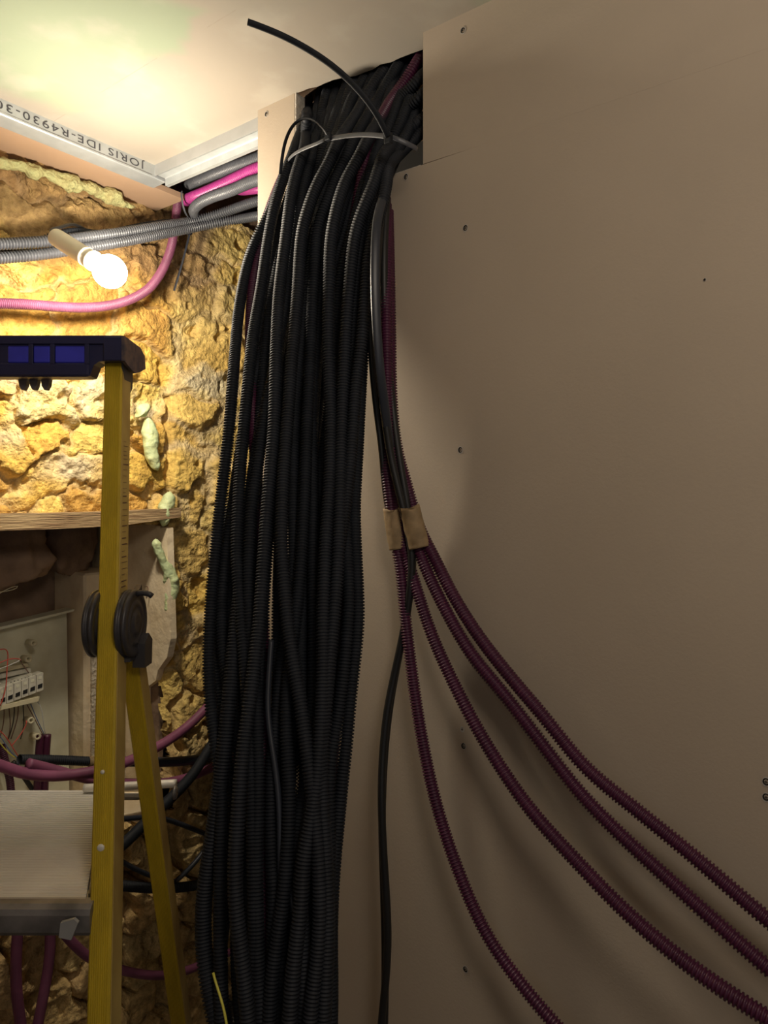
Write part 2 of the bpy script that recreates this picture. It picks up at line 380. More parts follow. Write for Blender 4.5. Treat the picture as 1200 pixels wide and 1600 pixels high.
    i = (np.arange(r-1)[:, None]*c+np.arange(c-1)[None]); Fq = np.stack([i, i+1, i+c+1, i+c], -1).reshape(-1, 4)
    cx = V[Fq].mean(1); keep = ~((cx[:, 0] > NX0) & (cx[:, 0] < NX1+.004*np.sin(cx[:, 2]*60)) & (cx[:, 2] > NZ0) & (cx[:, 2] < NZ1))
    Fq = Fq[keep]
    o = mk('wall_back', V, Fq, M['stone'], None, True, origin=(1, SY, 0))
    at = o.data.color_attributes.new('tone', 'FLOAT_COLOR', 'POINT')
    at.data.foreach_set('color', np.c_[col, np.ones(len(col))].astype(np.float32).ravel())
    return struct(o), V
wall_back, WV = stone_wall()
struct(MB().box((-1.9, 1.64, 0), (.06, 1.70, 2.45)).box((.05, SY, H-.005), (2.3, SY+.05, 2.5)).box((NX1+.02, SY+.36, 0), (2.3, SY+.4, 2.45)).build('wall_back', M['cavestone']))
# ---- the recess in the stones
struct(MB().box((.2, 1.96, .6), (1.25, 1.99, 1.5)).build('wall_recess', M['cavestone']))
jb = MB().prism([(1.70, .66), (1.97, .60), (1.97, 1.46), (1.60, 1.415), (1.585, 1.12), (1.600, 1.07), (1.64, 1.03), (1.65, 1.00), (1.70, .97)], NX1-.012, NX1+.008, lambda u, v, h: (h, u, v))
struct(jb.build('trim_2', M['plaster']))
lt = MB(); rnd = random.Random(3)
for k in range(1):
    a = PY(-40, 822, 1.605); b = PY(150, 815, 1.605); c = PY(246, 800, 1.605)
    lt.prism([(.25, 1.428), (.9, 1.424), (1.03, 1.427), (1.20, 1.443), (1.20, 1.468), (1.02, 1.462), (.88, 1.461), (.25, 1.464)], 1.588, 1.96, lambda u, v, h: (u, h, v))
struct(lt.build('trim_3', M['wood']))
struct(MB().box((.25, 1.64, .60), (1.17, 1.97, .665)).build('trim_4', M['plaster']))
# rendered upstand inside the recess, to the left of the jamb
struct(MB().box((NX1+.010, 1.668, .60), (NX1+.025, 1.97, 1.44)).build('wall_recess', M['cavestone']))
rp = MB().box((1.045, 1.80, .66), (1.165, 1.96, 1.29), bev=.006)
struct(rp.build('trim_5', M['plaster']))
struct(MB().box((1.062, 1.788, .67), (1.165, 1.805, 1.10), bev=.004).build('trim_6', M['plaster2']))
# hanging torn brown sheet / boulder at the top of the recess
def blob(name, c, s, mt, seed, parent=None, amp=.35, sc=9, sub=48):
    th = np.linspace(0, math.pi, sub//2+1); ph = np.arange(sub)*2*math.pi/sub
    D = np.array([(math.sin(a)*math.cos(b), math.sin(a)*math.sin(b), math.cos(a)) for a in th for b in ph])
    D = np.sign(D)*np.abs(D)**.75
    n = fbm(D*1.7+seed*3.1, 4, seed)-.5; n2 = fbm(D*6+seed, 3, seed+9)-.5
    V = np.array(c)+D*np.array(s)*(1+n[:, None]*amp*2+n2[:, None]*.12)
    m = len(th); i = (np.arange(m-1)[:, None]*sub); j = np.arange(sub)[None]; k = (j+1) % sub
    return mk(name, V, np.stack([i+j, i+sub+j, i+sub+k, i+k], -1).reshape(-1, 4), mt, parent, True)
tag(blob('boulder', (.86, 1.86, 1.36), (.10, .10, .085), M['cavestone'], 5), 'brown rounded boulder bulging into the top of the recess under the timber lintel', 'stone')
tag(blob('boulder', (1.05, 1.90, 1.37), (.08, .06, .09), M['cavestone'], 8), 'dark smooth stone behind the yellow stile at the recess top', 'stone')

# ================================================================ STEEL TRACKS AT THE CEILING EDGE
def rail_mesh():
    r = empty('ceiling_track', (.2, 1.476, H-.032), 'galvanised steel ceiling track with printed letters beyond the green board', 'metal track')
    m = MB(); m.prism([(1.476, H), (1.476, H-.030), (1.478, H-.032), (1.524, H-.033), (1.527, H-.030), (1.527, H-.018), (1.525, H-.018), (1.525, H-.029), (1.4785, H-.029), (1.4785, H)], -1.9, 1.068, lambda u, v, h: (h, u, v))
    m.build('channel', M['zinc'], r)
    MB().prism([(1.4755, H-.0255), (1.4752, H-.0265), (1.476, H-.0268)], -1.9, 1.03, lambda u, v, h: (h, u, v)).build('pressed_line', M['aludark'], r)
    return r
rail = rail_mesh()
# the print on the track: upside down, dotted ink
def print_text():
    cu = bpy.data.curves.new('print', 'FONT'); cu.body = 'JORIS IDE-R4930-30'; cu.size = .0235; cu.space_character = 1.2; cu.offset = 0; cu.extrude = .0002
    cu.resolution_u = 3; t = bpy.data.objects.new('tmp', cu); COL.objects.link(t)
    dg = bpy.context.evaluated_depsgraph_get(); me = bpy.data.meshes.new_from_object(t.evaluated_get(dg)); bpy.data.objects.remove(t)
    v = np.array([q.co[:] for q in me.vertices]); f = [tuple(p.vertices) for p in me.polygons]
    # face looks towards -Y; turned upside down: text x runs towards -X, text up runs towards -Z
    V = np.stack([1.008-v[:, 0]*1.44, 1.4755-v[:, 2]*1.0, H-.0055-v[:, 1]], 1)
    o = mk('printed_lettering', V, f, M['ink'], rail); o['label'] = 'black upside-down printed lettering'
print_text()
r2 = empty('ceiling_track', (1.05, 1.3, H-.07), 'short bright steel track above the black and magenta conduits, meeting the board strip', 'metal track')
MB().prism([(WX+.018, H+.01), (WX+.018, H-.026), (WX+.020, H-.026), (WX+.020, H+.01)], 1.098, 1.476, lambda u, v, h: (u, h, v)).build('upper_flange', M['zinc2'], r2)
MB().prism([(WX+.022, H-.026), (WX+.040, H-.026), (WX+.042, H-.028), (WX+.042, H-.044), (WX+.052, H-.044), (WX+.052, H-.042), (WX+.044, H-.042), (WX+.044, H-.024), (WX+.022, H-.024)], 1.098, 1.468, lambda u, v, h: (u, h, v)).build('lower_flange', M['zinc'], r2)

# ================================================================ SCREWS IN THE BOARDS
def screw(px, py, label, r=.0042, filled=False):
    c = PX(px, py, WX-.0011)
    o = empty('drywall_screw', c, label, 'screw', 'screws sunk in the boards')
    a = np.arange(16)*2*math.pi/16; rr = 1+.12*np.random.RandomState(int(px)).randn(16)*.5
    def disc(rad, x, jag=False): return [(x, c[1]+rad*math.cos(t)*(q if jag else 1), c[2]+rad*1.15*math.sin(t)*(q if jag else 1)) for t, q in zip(a, rr)]
    n = 16; ring = MB(); A = disc(r*1.28, WX-.0008, True); B = disc(r, WX-.0010)
    ring.add(A+B, [(i, n+i, n+(i+1) % n, (i+1) % n) for i in range(n)]); ring.build('torn_paper_rim', M['filler'], o)
    hd = MB(); A = disc(r, WX-.0010); B = disc(r*.8, WX-.0002); hd.add(A+B+[(WX+.0006, c[1], c[2])], [(i, n+i, n+(i+1) % n, (i+1) % n) for i in range(n)]+[(n+i, 2*n, n+(i+1) % n) for i in range(n)])
    hd.build('head', M['filler'] if filled else M['screw'], o)
    sl = MB().box((WX-.0013, c[1]-r*.5, c[2]-.0004), (WX-.0010, c[1]+r*.5, c[2]+.0004)).box((WX-.0013, c[1]-.0004, c[2]-r*.5), (WX-.0010, c[1]+.0004, c[2]+r*.5)); sl.build('cross_slot', M['hole'], o)
for px, py, lb in ((723, 47, 'dark screw near the ceiling on the upper board'), (727, 356, 'dark screw below the board joint, first one down'), (719, 703, 'dark screw half way up the wide board'),
                   (724, 1166, 'dark screw between two sagging purple conduits'), (727, 1515, 'lowest dark screw, near the foot of the picture'), (634, 276, 'dark screw just under the conduit opening'),
                   (416, 178, 'small screw on the narrow board strip left of the opening'), (1197, 1222, 'upper of two dark screws at the right edge of the photo'), (1197, 1246, 'lower of two dark screws at the right edge of the photo')):
    screw(px, py, lb)
screw(722, 1140, 'screw smeared over with pale filler, just above a dark one', .0034, True)
screw(1101, 437, 'tiny speck of a screw head alone high on the wide board', .0016)

# ================================================================ CONDUITS IN THE HANGING BUNDLE
# every line: colour, radius, stand-off from wall per point (x, y, X). Traced strands first.
R0 = .0104
BL = .78
def standoff(y, X0, x=470):                        # the bundle leans out from the wall towards its foot
    return float(np.interp(y, [225, 320, 420, 560, 700, 850, 1000, 1200, 1400, 1600, 1720], [.955, .915, .893, .868, .842, .808, .775, .735, .705, .685, .68]))+(X0-.885)*.7+.06*max(-1, min(.5, (x-470)/110))*max(0, min(1, (y-380)/200))
def strand(pts, top=None, X0=.9, col='black', r=R0, label=None, Xt=None):
    """pts: list of (px,py) or (px,py,X) going down; top: points in the opening going up"""
    out = []
    if top:
        last = top[-1]; prev = top[-2] if len(top) > 1 else pts[0]
        dx, dy = last[0]-prev[0], last[1]-prev[1]; n = math.hypot(dx, dy) or 1
        for k, X in ((70, 1.30), (25, 1.16)): out.append(PX(last[0]+dx/n*k, last[1]+dy/n*k*(.55 if k > 30 else .8), X))
        m = len(top)
        for i, t in enumerate(reversed(top)):
            X = t[2] if len(t) > 2 else 1.09-(1.09-.965)*(i+.3)/(m+.2)
            out.append(PX(t[0], t[1], X))
    for p in pts: out.append(PX(p[0], p[1], standoff(p[1], X0, p[0])))
    o = corrugated('corrugated_conduit', out, r, M[col])
    return tag(o, label, 'conduit', 'conduits in the tied hanging bundle')
HANG = [
 dict(pts=[(440, 285), (425, 325), (403, 368), (390, 400), (382, 433), (373, 487), (368, 540), (364, 593), (360, 647), (356, 690), (350, 740), (343, 801), (337, 861), (331, 922), (328, 970), (326, 1035), (328, 1083), (333, 1131), (340, 1180), (346, 1228), (347, 1279), (345, 1330), (344, 1410), (346, 1600), (348, 1720)],
      top=[(455, 250), (466, 215), (478, 190, 1.06)], X0=.93, label='outermost black conduit on the bundle\'s left, silhouetted against the yellow stones'),
 dict(pts=[(443, 275), (422, 327), (412, 360), (404, 395), (397, 433), (392, 487), (391, 530), (393, 600), (398, 700), (404, 800), (410, 900), (412, 1100), (410, 1400), (405, 1700)],
      top=[(458, 245), (464, 225), (472, 205, 1.07)], X0=.95, col='purple', label='purple conduit slipping behind the second black one at the bundle\'s left'),
 dict(pts=[(457, 243), (444, 274), (435, 302), (428, 325), (421, 360), (414, 407), (411, 430), (404, 473), (397, 513), (392, 553), (387, 607), (383, 647), (379, 690), (375, 740), (372, 801), (370, 861), (374, 922), (378, 970), (381, 1010), (385, 1060), (388, 1120), (392, 1200), (396, 1320), (398, 1450), (402, 1720)],
      top=[(464, 222), (474, 200), (485, 185, 1.07)], X0=.915, label='black conduit with a bright left edge, second from the left at the bundle\'s waist'),
 dict(pts=[(474, 240), (465, 262), (458, 290), (452, 325), (448, 360), (443, 400), (439, 430), (435, 473), (432, 540), (431, 567), (430, 607), (429, 647), (427, 690), (422, 740), (417, 801), (413, 861), (409, 922), (406, 970), (400, 1022), (394, 1071), (388, 1119), (381, 1167), (375, 1228), (372, 1279), (368, 1330), (367, 1380), (369, 1425), (375, 1473), (380, 1517), (386, 1570), (388, 1600), (392, 1720)],
      top=[(478, 205), (479, 188, .99)], X0=.885, col='black2', r=.0108, label='foremost black conduit running down the left, swinging out at knee level with a bright rim'),
 dict(pts=[(484, 255), (477, 278), (470, 313), (465, 350), (455, 420), (442, 500), (430, 570), (417, 630), (409, 680), (401, 740), (393, 789), (390, 849), (388, 900), (390, 970), (396, 1040), (402, 1120), (404, 1220), (401, 1330), (402, 1437), (403, 1517), (408, 1600), (410, 1720)],
      top=[(493, 222), (500, 192), (509, 150, 1.05)], X0=.915, label='black conduit rising straight behind the thin looped tie tail'),
 dict(pts=[(526, 225), (514, 257), (500, 278), (489, 304), (479, 332), (472, 360), (468, 407), (467, 430), (464, 473), (459, 527), (455, 567), (452, 620), (448, 673), (443, 740), (440, 813), (440, 861), (445, 922), (449, 970), (453, 1000), (461, 1050), (470, 1100), (477, 1155), (484, 1204), (489, 1240), (492, 1275), (497, 1325), (500, 1383), (500, 1450), (496, 1503), (488, 1557), (484, 1600), (480, 1720)],
      top=[(545, 197), (563, 169), (582, 134), (598, 112, 1.06)], X0=.88, col='black2', r=.0108, label='black conduit crossing diagonally rightwards over the bundle\'s lower half'),
 dict(pts=[(549, 227), (538, 255), (524, 278), (517, 302), (507, 325), (498, 348), (492, 420), (488, 480), (485, 560), (481, 640), (478, 720), (475, 800), (470, 880), (463, 960), (455, 1020), (448, 1090), (448, 1155), (452, 1216), (452, 1270), (449, 1330), (444, 1397), (434, 1463), (425, 1530), (420, 1600), (418, 1720)],
      top=[(568, 192), (594, 150), (619, 106, 1.06)], X0=.91, label='black conduit left of the centre one, bending left again near the floor'),
 dict(pts=[(573, 220), (561, 248), (545, 271), (535, 295), (528, 318), (521, 348), (517, 372), (515, 407), (515, 433), (513, 487), (513, 540), (515, 593), (517, 647), (517, 697), (515, 760), (510, 830), (507, 900), (505, 960), (505, 1050), (502, 1130), (497, 1200), (485, 1290), (474, 1350), (470, 1420), (460, 1500), (452, 1600), (450, 1720)],
      top=[(587, 197), (603, 178), (629, 150), (656, 122, 1.05)], X0=.88, col='black2', r=.0108, label='foremost black conduit down the middle of the bundle\'s upper half'),
 dict(pts=[(598, 243), (591, 267), (584, 290), (573, 313), (563, 337), (556, 360), (550, 400), (547, 440), (543, 480), (540, 540), (536, 610), (533, 700), (531, 800), (528, 880), (522, 960), (513, 1050), (507, 1130), (503, 1200), (505, 1280), (510, 1360), (512, 1460), (505, 1600), (500, 1720)],
      top=[(612, 229), (629, 211), (652, 192, 1.04)], X0=.885, col='black2', r=.0108, label='black conduit coming from the lowest corner of the opening over the tie\'s right end'),
 dict(pts=[(587, 239), (582, 267), (575, 290), (568, 320), (562, 370), (558, 430), (553, 500), (549, 580), (541, 660), (538, 760), (542, 860), (546, 930), (542, 1000), (535, 1071), (524, 1143), (516, 1192), (513, 1240), (515, 1300), (513, 1400), (510, 1500), (506, 1600), (505, 1720)],
      top=[(596, 220), (610, 197), (633, 173), (657, 150, 1.04)], X0=.925, label='black conduit behind the right-hand front one, next above it in the opening'),
 dict(pts=[(606, 262), (604, 290), (597, 320), (590, 345), (581, 375), (575, 407), (571, 460), (567, 513), (563, 553), (557, 593), (553, 647), (550, 690), (546, 740), (538, 801), (530, 861), (519, 922), (511, 980), (505, 1050), (499, 1119), (494, 1200), (480, 1300), (468, 1380), (473, 1450), (474, 1550), (470, 1720)],
      top=[(620, 245), (640, 225), (660, 205, 1.05)], X0=.90, col='black2', label='black conduit on the bundle\'s upper right edge, toothed against the lit board'),
 dict(pts=[(595, 300), (585, 360), (578, 430), (572, 500), (566, 570), (562, 640), (559, 700), (556, 752), (554, 801), (556, 861), (559, 922), (560, 970), (554, 1035), (547, 1095), (542, 1155), (535, 1216), (529, 1279), (523, 1340), (519, 1400), (517, 1463), (518, 1543), (517, 1600), (515, 1720)],
      top=[(610, 265), (622, 240), (645, 215, 1.05)], X0=.945, label='outermost black conduit on the lower right of the bundle, bulging at waist height'),
 dict(pts=[(489, 300), (470, 380), (440, 450), (415, 530), (394, 610), (376, 700), (364, 800), (356, 850), (350, 898), (346, 946), (348, 1010), (356, 1059), (363, 1107), (369, 1150), (376, 1200), (384, 1300), (388, 1450), (385, 1720)],
      top=[(512, 205), (518, 173), (524, 147, 1.06)], X0=.95, label='black conduit bowing left behind, with yellow stones showing through the slit beside it'),
 dict(pts=[(480, 320), (455, 420), (420, 540), (392, 640), (368, 760), (350, 860), (336, 950), (335, 1022), (341, 1071), (347, 1119), (354, 1180), (362, 1228), (364, 1300), (356, 1400), (344, 1480), (343, 1540), (355, 1600), (360, 1720)],
      top=[(517, 204), (531, 162), (541, 135, 1.06)], X0=.97, label='black conduit at the left rear, weaving inwards at knee height'),
 dict(pts=[(478, 340), (450, 460), (425, 600), (400, 720), (385, 850), (372, 960), (360, 1080), (350, 1180), (341, 1250), (335, 1290), (328, 1335), (321, 1383), (317, 1437), (319, 1490), (324, 1530), (331, 1570), (338, 1600), (352, 1660), (370, 1720)],
      top=[(528, 211), (538, 173), (553, 131, 1.06)], X0=.93, col='black2', r=.0125, label='thick black conduit bulging left at the bundle\'s foot with bright rings'),
 dict(pts=[(500, 330), (490, 460), (488, 600), (487, 700), (489, 777), (489, 850), (491, 970), (491, 1050), (489, 1120), (481, 1190), (470, 1260), (463, 1330), (460, 1400), (464, 1500), (468, 1600), (468, 1720)],
      top=[(535, 197), (552, 150), (569, 123, 1.06)], X0=.93, label='black conduit in the shade of the bundle\'s middle, straight down to the hip'),
 dict(pts=[(510, 340), (500, 470), (490, 600), (478, 700), (470, 800), (460, 900), (447, 980), (438, 1060), (430, 1140), (424, 1220), (424, 1330), (428, 1400), (427, 1500), (432, 1600), (434, 1720)],
      top=[(545, 205), (566, 160), (584, 118, 1.07)], X0=.93, label='dark conduit left of centre ending beside the flat grey cable'),
 dict(pts=[(555, 340), (545, 420), (535, 520), (527, 640), (522, 760), (530, 860), (538, 930), (534, 1000), (526, 1080), (520, 1160), (520, 1260), (514, 1350), (497, 1440), (507, 1520), (512, 1600), (510, 1720)],
      top=[(582, 206), (598, 180), (610, 157), (633, 127), (652, 96, 1.06)], X0=.965, col='purple', label='purple-tinged conduit in the topmost right corner of the opening'),
]
for d in HANG: strand(**d)
for x_, l_ in (((500, 478, 462, 458, 459, 456, 455, 440, 440, 445), 'left'), ((520, 500, 486, 474, 470, 470, 474, 476, 470, 468), 'right')):
    strand(list(zip(x_, (330, 480, 620, 760, 880, 1000, 1150, 1300, 1500, 1720))), top=[(530, 215), (556, 150, 1.085)], X0=.93 if l_ == 'left' else .945, label='black conduit plugging the centre of the bundle at hip height, %s one of two' % l_)
# strands at the back that only fill the gaps between those in front
def env(y):
    ys = [240, 300, 350, 420, 500, 600, 700, 800, 900, 1000, 1100, 1200, 1300, 1400, 1500, 1600, 1720]
    l = [470, 448, 432, 415, 400, 388, 378, 368, 362, 360, 364, 368, 366, 362, 362, 368, 372]; r = [610, 600, 585, 566, 560, 551, 543, 538, 540, 540, 532, 520, 512, 508, 507, 506, 504]
    return np.interp(y, ys, l), np.interp(y, ys, r)
rnd = random.Random(21)
TOPS = [(500, 150), (515, 148), (530, 140), (546, 131), (560, 126), (575, 121), (590, 116), (606, 111), (620, 106), (636, 112), (648, 130), (655, 160)]
for k in range(12):
    f = (k+.5)/12; pts = []; ph = rnd.uniform(0, 6.28); am = rnd.uniform(6, 13)
    for y in (270, 340, 430, 540, 660, 780, 900, 1020, 1140, 1260, 1380, 1500, 1620, 1720):
        l, r = env(y); s = min(1, max(0, (y-500)/300)); pts.append((l+(r-l)*f+am*math.sin(y/210+ph)*s, y))
    t = TOPS[k]; m = ((pts[0][0]+t[0])/2+4, (pts[0][1]+t[1])/2+4)
    strand(pts, top=[m, (t[0], t[1], 1.085)], X0=(.945 if k % 2 else .97), label='black conduit deep inside the tied bundle, mostly hidden by those in front')
# smooth flat and round cables running with the bundle
def cab(name, pts, r, mt, label, cat='cable', group=None, aspect=1.0, up=None, sides=10):
    return tag(tube(name, pts, r, M[mt], None, sides, aspect, up), label, cat, group)
cab('flat_cable', [PX(606, 285, .96), PX(598, 310, .925), PX(589, 345, .89), PX(586, 420, .88), PX(588, 500, .885), PX(594, 580, .90), PX(602, 640, .93), PX(613, 720, .97), PX(626, 790, .99), PX(640, 850, .998)], .0074, 'cable', 'smooth dark grey cable strip on the right edge of the bundle', aspect=.4, up=(-.8, .6, 0))
cab('flat_cable', [PX(424, 1000, standoff(1000, .915, 424)), PX(420, 1060, standoff(1060, .915, 420)), PX(418, 1110, standoff(1110, .915, 418)), PX(424, 1160, standoff(1160, .915, 424)), PX(432, 1210, standoff(1210, .915, 432)), PX(437, 1270, standoff(1270, .915, 437)), PX(438, 1335, standoff(1335, .915, 438)), PX(440, 1400, standoff(1400, .915, 440))], .0045, 'cable', 'thin grey cable bowing between conduits at hip height')
cab('flat_cable', [PX(448, 1360, standoff(1360, .915, 448)), PX(455, 1405, standoff(1405, .915, 455)), PX(466, 1460, standoff(1460, .915, 466)), PX(474, 1510, standoff(1510, .915, 474)), PX(479, 1545, standoff(1545, .915, 479)), PX(482, 1600, standoff(1600, .915, 482))], .0042, 'cable', 'thin grey cable slanting through the gap near the bundle\'s foot')
# black cables to the right of the bundle
for pts, lb in (([(598, 300, .96), (590, 400, .93), (588, 480, .93), (592, 560, .93), (600, 640, .94), (612, 720, .955), (624, 770, .962), (636, 820, .97), (644, 870, .975), (640, 930, .975), (628, 1000, .975), (615, 1060, .97), (605, 1110, .96), (598, 1180, .95), (596, 1250, .94), (599, 1330, .94), (604, 1410, .94), (606, 1470, .94), (602, 1540, .94), (596, 1600, .94), (592, 1720, .94)], 'black round cable hanging alone right of the bundle down to the floor'),
                ([(604, 310, .97), (600, 400, .955), (602, 500, .96), (608, 580, .965), (616, 660, .968), (626, 730, .972), (635, 780, .975), (642, 830, .98), (645, 880, .982), (636, 960, .985), (620, 1040, .985), (608, 1110, .98), (600, 1190, .97), (597, 1280, .96), (600, 1400, .96), (602, 1500, .96), (598, 1720, .96)], 'black cable behind the two taped purple pairs')):
    cab('black_cable', [PX(*p) for p in pts], .0066, 'rubber', lb, group='black cables right of the bundle', sides=12)
cab('black_cable', [PX(582, 420, .95), PX(579, 520, .94), PX(582, 580, .94), PX(588, 640, .95), PX(596, 700, .96), PX(602, 770, .975), PX(609, 810, .982)], .0055, 'rubber', 'thin black cable edging the lit slit of board', group='black cables right of the bundle')

# ================================================================ PURPLE CONDUITS SAGGING OVER THE BOARD
PUR = [
 ([(600, 300, .985), (596, 420, .97), (594, 520, .965), (596, 620, .965), (601, 710, .97), (608, 770, .975), (615, 830, .98), (625, 880, .985), (633, 960, .99), (645, 1060, .993), (657, 1140, .995), (680, 1250, .996), (712, 1350, .996), (760, 1460, .996), (820, 1545, .996), (880, 1615, .996), (960, 1700, .996)], 'leftmost sagging purple conduit, dropping steeply off the foot of the picture'),
 ([(602, 310, .99), (601, 420, .975), (603, 520, .972), (606, 620, .972), (612, 710, .975), (620, 790, .982), (630, 850, .985), (648, 910, .988), (674, 990, .99), (710, 1070, .992), (758, 1160, .994), (826, 1262, .994), (900, 1345, .994), (985, 1432, .994), (1085, 1515, .994), (1200, 1592, .994), (1330, 1670, .994)], 'second sagging purple conduit from the left, thick curve to the lower right corner'),
 ([(603, 320, .985), (604, 420, .965), (604, 520, .96), (606, 620, .962), (612, 700, .968), (628, 770, .976), (645, 830, .983), (662, 880, .986), (692, 945, .988), (736, 1022, .990), (790, 1088, .991), (845, 1160, .992), (905, 1238, .993), (965, 1300, .993), (1060, 1388, .993), (1200, 1513, .993), (1330, 1620, .993)], 'third sagging purple conduit, lower of the twinned pair'),
 ([(606, 330, .99), (608, 420, .978), (610, 520, .975), (612, 620, .975), (620, 700, .978), (638, 765, .984), (655, 825, .988), (678, 870, .990), (705, 925, .992), (745, 990, .992), (795, 1055, .988), (850, 1120, .982), (915, 1200, .982), (985, 1258, .985), (1080, 1335, .99), (1200, 1438, .994), (1330, 1540, .994)], 'uppermost sagging purple conduit, leaving the photo furthest up the right edge'),
]
for n_, (pts, lb) in enumerate(PUR):
    pts = [(x, y, X-float(np.interp(y, [840, 1000, 1600], [0, .02, (.05, .10, .06, .04)[n_]]))) for x, y, X in pts]
    tag(corrugated('purple_conduit', [PX(*p) for p in pts], .0103, M['purple'], None, pitch=.0048, sides=16), lb, 'conduit', 'purple conduits sagging across the board')
for a, b, lb, r in (((611, 796, .975), (621, 858, .98), 'masking tape wrapped round the left pair of purple conduits', .0155), ((640, 794, .972), (655, 856, .978), 'masking tape wrapped round the right pair of purple conduits', .0185)):
    A, B = PX(*a), PX(*b); D = spline([A, (A+B)/2, B]); P = resample(D, np.linspace(0, length(D), 24))
    V, Fq = sweep(P, r, 26, .80, up=(0, 1, .0)); n = fbm(V*70, 3, 4)-.5; ctr = np.vstack([np.repeat(P, 26, 0), P[0], P[-1]])
    V += (V-ctr)*n[:, None]*.18; V[:26] += (B-A)/np.linalg.norm(B-A)*(np.sin(np.arange(26)*.48)*.004)[:, None]
    V, f = tris(V, Fq); tag(mk('tape_wrap', V, f, M['tape'], None, True), lb, 'tape', 'tape wraps on the purple conduits')

# ================================================================ CABLE TIES ON THE BUNDLE
def strap(name, pts, wd, th, mt, parent, up): return tube(name, pts, wd, M[mt], parent, 10, th/wd, up, step=.003)
t = empty('cable_tie', PX(513, 214, .93), 'black cable tie round the left of the bundle, thin tail looping over the board strip', 'cable tie', 'ties round the hanging bundle')
strap('band', [PX(449, 252, .96), PX(458, 241, .937), PX(482, 229, .918), PX(503, 221, .91), PX(508, 217, .912)], .0032, .0012, 'grey', t, (0, 0, 1))
MB().box((-.006, -.004, -.006), (.006, .004, .006), T=lambda x, y, z: PX(513, 214, .905)+np.array((y, x, z)), bev=.0015).build('head', M['black2'], t)
strap('tail', [PX(512, 214, .905), PX(505, 198, .89), PX(495, 186, .88), PX(480, 179, .872), (PX(463, 185, .868)), PX(451, 202, .87), PX(443, 228, .874), PX(438, 272, .88)], .0032, .0010, 'black2', t, (0, 1, .6))
t = empty('cable_tie', PX(607, 214, .93), 'black cable tie round the middle of the bundle, wide tail sticking up past the ceiling', 'cable tie', 'ties round the hanging bundle')
strap('band', [PX(518, 216, .908), PX(548, 211, .903), PX(580, 210, .900), PX(602, 213, .898)], .0040, .0012, 'grey', t, (0, 0, 1))
b2 = strap('band', [PX(612, 214, .900), PX(628, 219, .905), PX(642, 226, .915), PX(652, 233, .94)], .0036, .0012, 'grey', t, (0, 0, 1))
MB().box((-.006, -.005, -.011), (.006, .005, .007), T=lambda x, y, z: PX(607, 214, .892)+np.array((y, x, z)), bev=.0015).build('head', M['black'], t)
strap('tail', [PD(606, 214, 1.09), PD(601, 200, 1.08), PD(590, 178, 1.07), PD(572, 154, 1.06), PD(545, 124, 1.055), PD(510, 95, 1.05), PD(470, 70, 1.045), PD(430, 50, 1.04), PD(387, 34, 1.035)], .0046, .0016, 'black', t, (CS, -SN, 0))

# ================================================================ CONDUITS UNDER THE STEEL TRACK AND ALONG THE STONES
def con(pts, r, mt, lb, grp, pitch=.0066, smooth=False):
    P = [PY(*p[:3]) if p[3] == 'y' else PX(*p[:3]) for p in pts]
    o = tube('smooth_pipe', P, r, M[mt], None, 14) if smooth else corrugated('corrugated_conduit', P, r, M[mt], None, pitch=pitch, sides=14, depth=.26)
    return tag(o, lb, 'conduit', grp)
G1 = 'conduits passing under the steel track'
con([(500, 215, 1.10, 'x'), (440, 232, 1.12, 'x'), (400, 248, 1.13, 'x'), (360, 262, 1.14, 'x'), (325, 276, 1.16, 'x'), (300, 287, 1.18, 'x'), (290, 296, 1.22, 'x'), (291, 300, 1.30, 'x'), (305, 296, 1.45, 'x')], .0145, 'grey', 'top black conduit under the steel track, bending away at its left end', G1)
con([(500, 235, 1.10, 'x'), (440, 250, 1.12, 'x'), (398, 264, 1.13, 'x'), (360, 282, 1.14, 'x'), (325, 298, 1.15, 'x'), (300, 308, 1.16, 'x'), (290, 312, 1.19, 'x'), (292, 314, 1.26, 'x'), (310, 305, 1.45, 'x')], .0135, 'magenta', 'bright magenta conduit between two black ones under the steel track', G1)
con([(500, 260, 1.10, 'x'), (440, 273, 1.11, 'x'), (398, 282, 1.12, 'x'), (360, 298, 1.13, 'x'), (330, 308, 1.14, 'x'), (310, 318, 1.15, 'x'), (302, 328, 1.17, 'x'), (306, 336, 1.22, 'x'), (322, 330, 1.40, 'x')], .0135, 'grey', 'black conduit under the magenta one with a smooth bent end', G1)
con([(500, 280, 1.20, 'x'), (440, 290, 1.22, 'x'), (398, 296, 1.24, 'x'), (375, 298, 1.30, 'x'), (350, 285, 1.45, 'x')], .011, 'magenta', 'hidden magenta conduit peeping out lower beside the board strip', G1)
con([(500, 300, 1.30, 'x'), (430, 308, 1.28, 'x'), (398, 315, 1.27, 'x'), (360, 328, 1.26, 'x'), (330, 338, 1.235, 'x'), (300, 346, 1.54, 'y'), (260, 352, 1.54, 'y'), (200, 362, 1.54, 'y'), (120, 372, 1.54, 'y'), (60, 378, 1.55, 'y'), (0, 381, 1.56, 'y'), (-80, 384, 1.56, 'y')], .0128, 'grey', 'upper of the long grey conduits running along the stones, behind the lamp', 'conduits along the top of the stone wall')
con([(500, 325, 1.32, 'x'), (430, 333, 1.30, 'x'), (398, 338, 1.30, 'x'), (370, 343, 1.29, 'x'), (330, 350, 1.24, 'x'), (300, 356, 1.535, 'y'), (260, 364, 1.535, 'y'), (200, 376, 1.535, 'y'), (120, 389, 1.54, 'y'), (60, 398, 1.55, 'y'), (0, 403, 1.56, 'y'), (-80, 408, 1.56, 'y')], .0125, 'grey', 'lower of the long grey conduits running along the stones', 'conduits along the top of the stone wall')
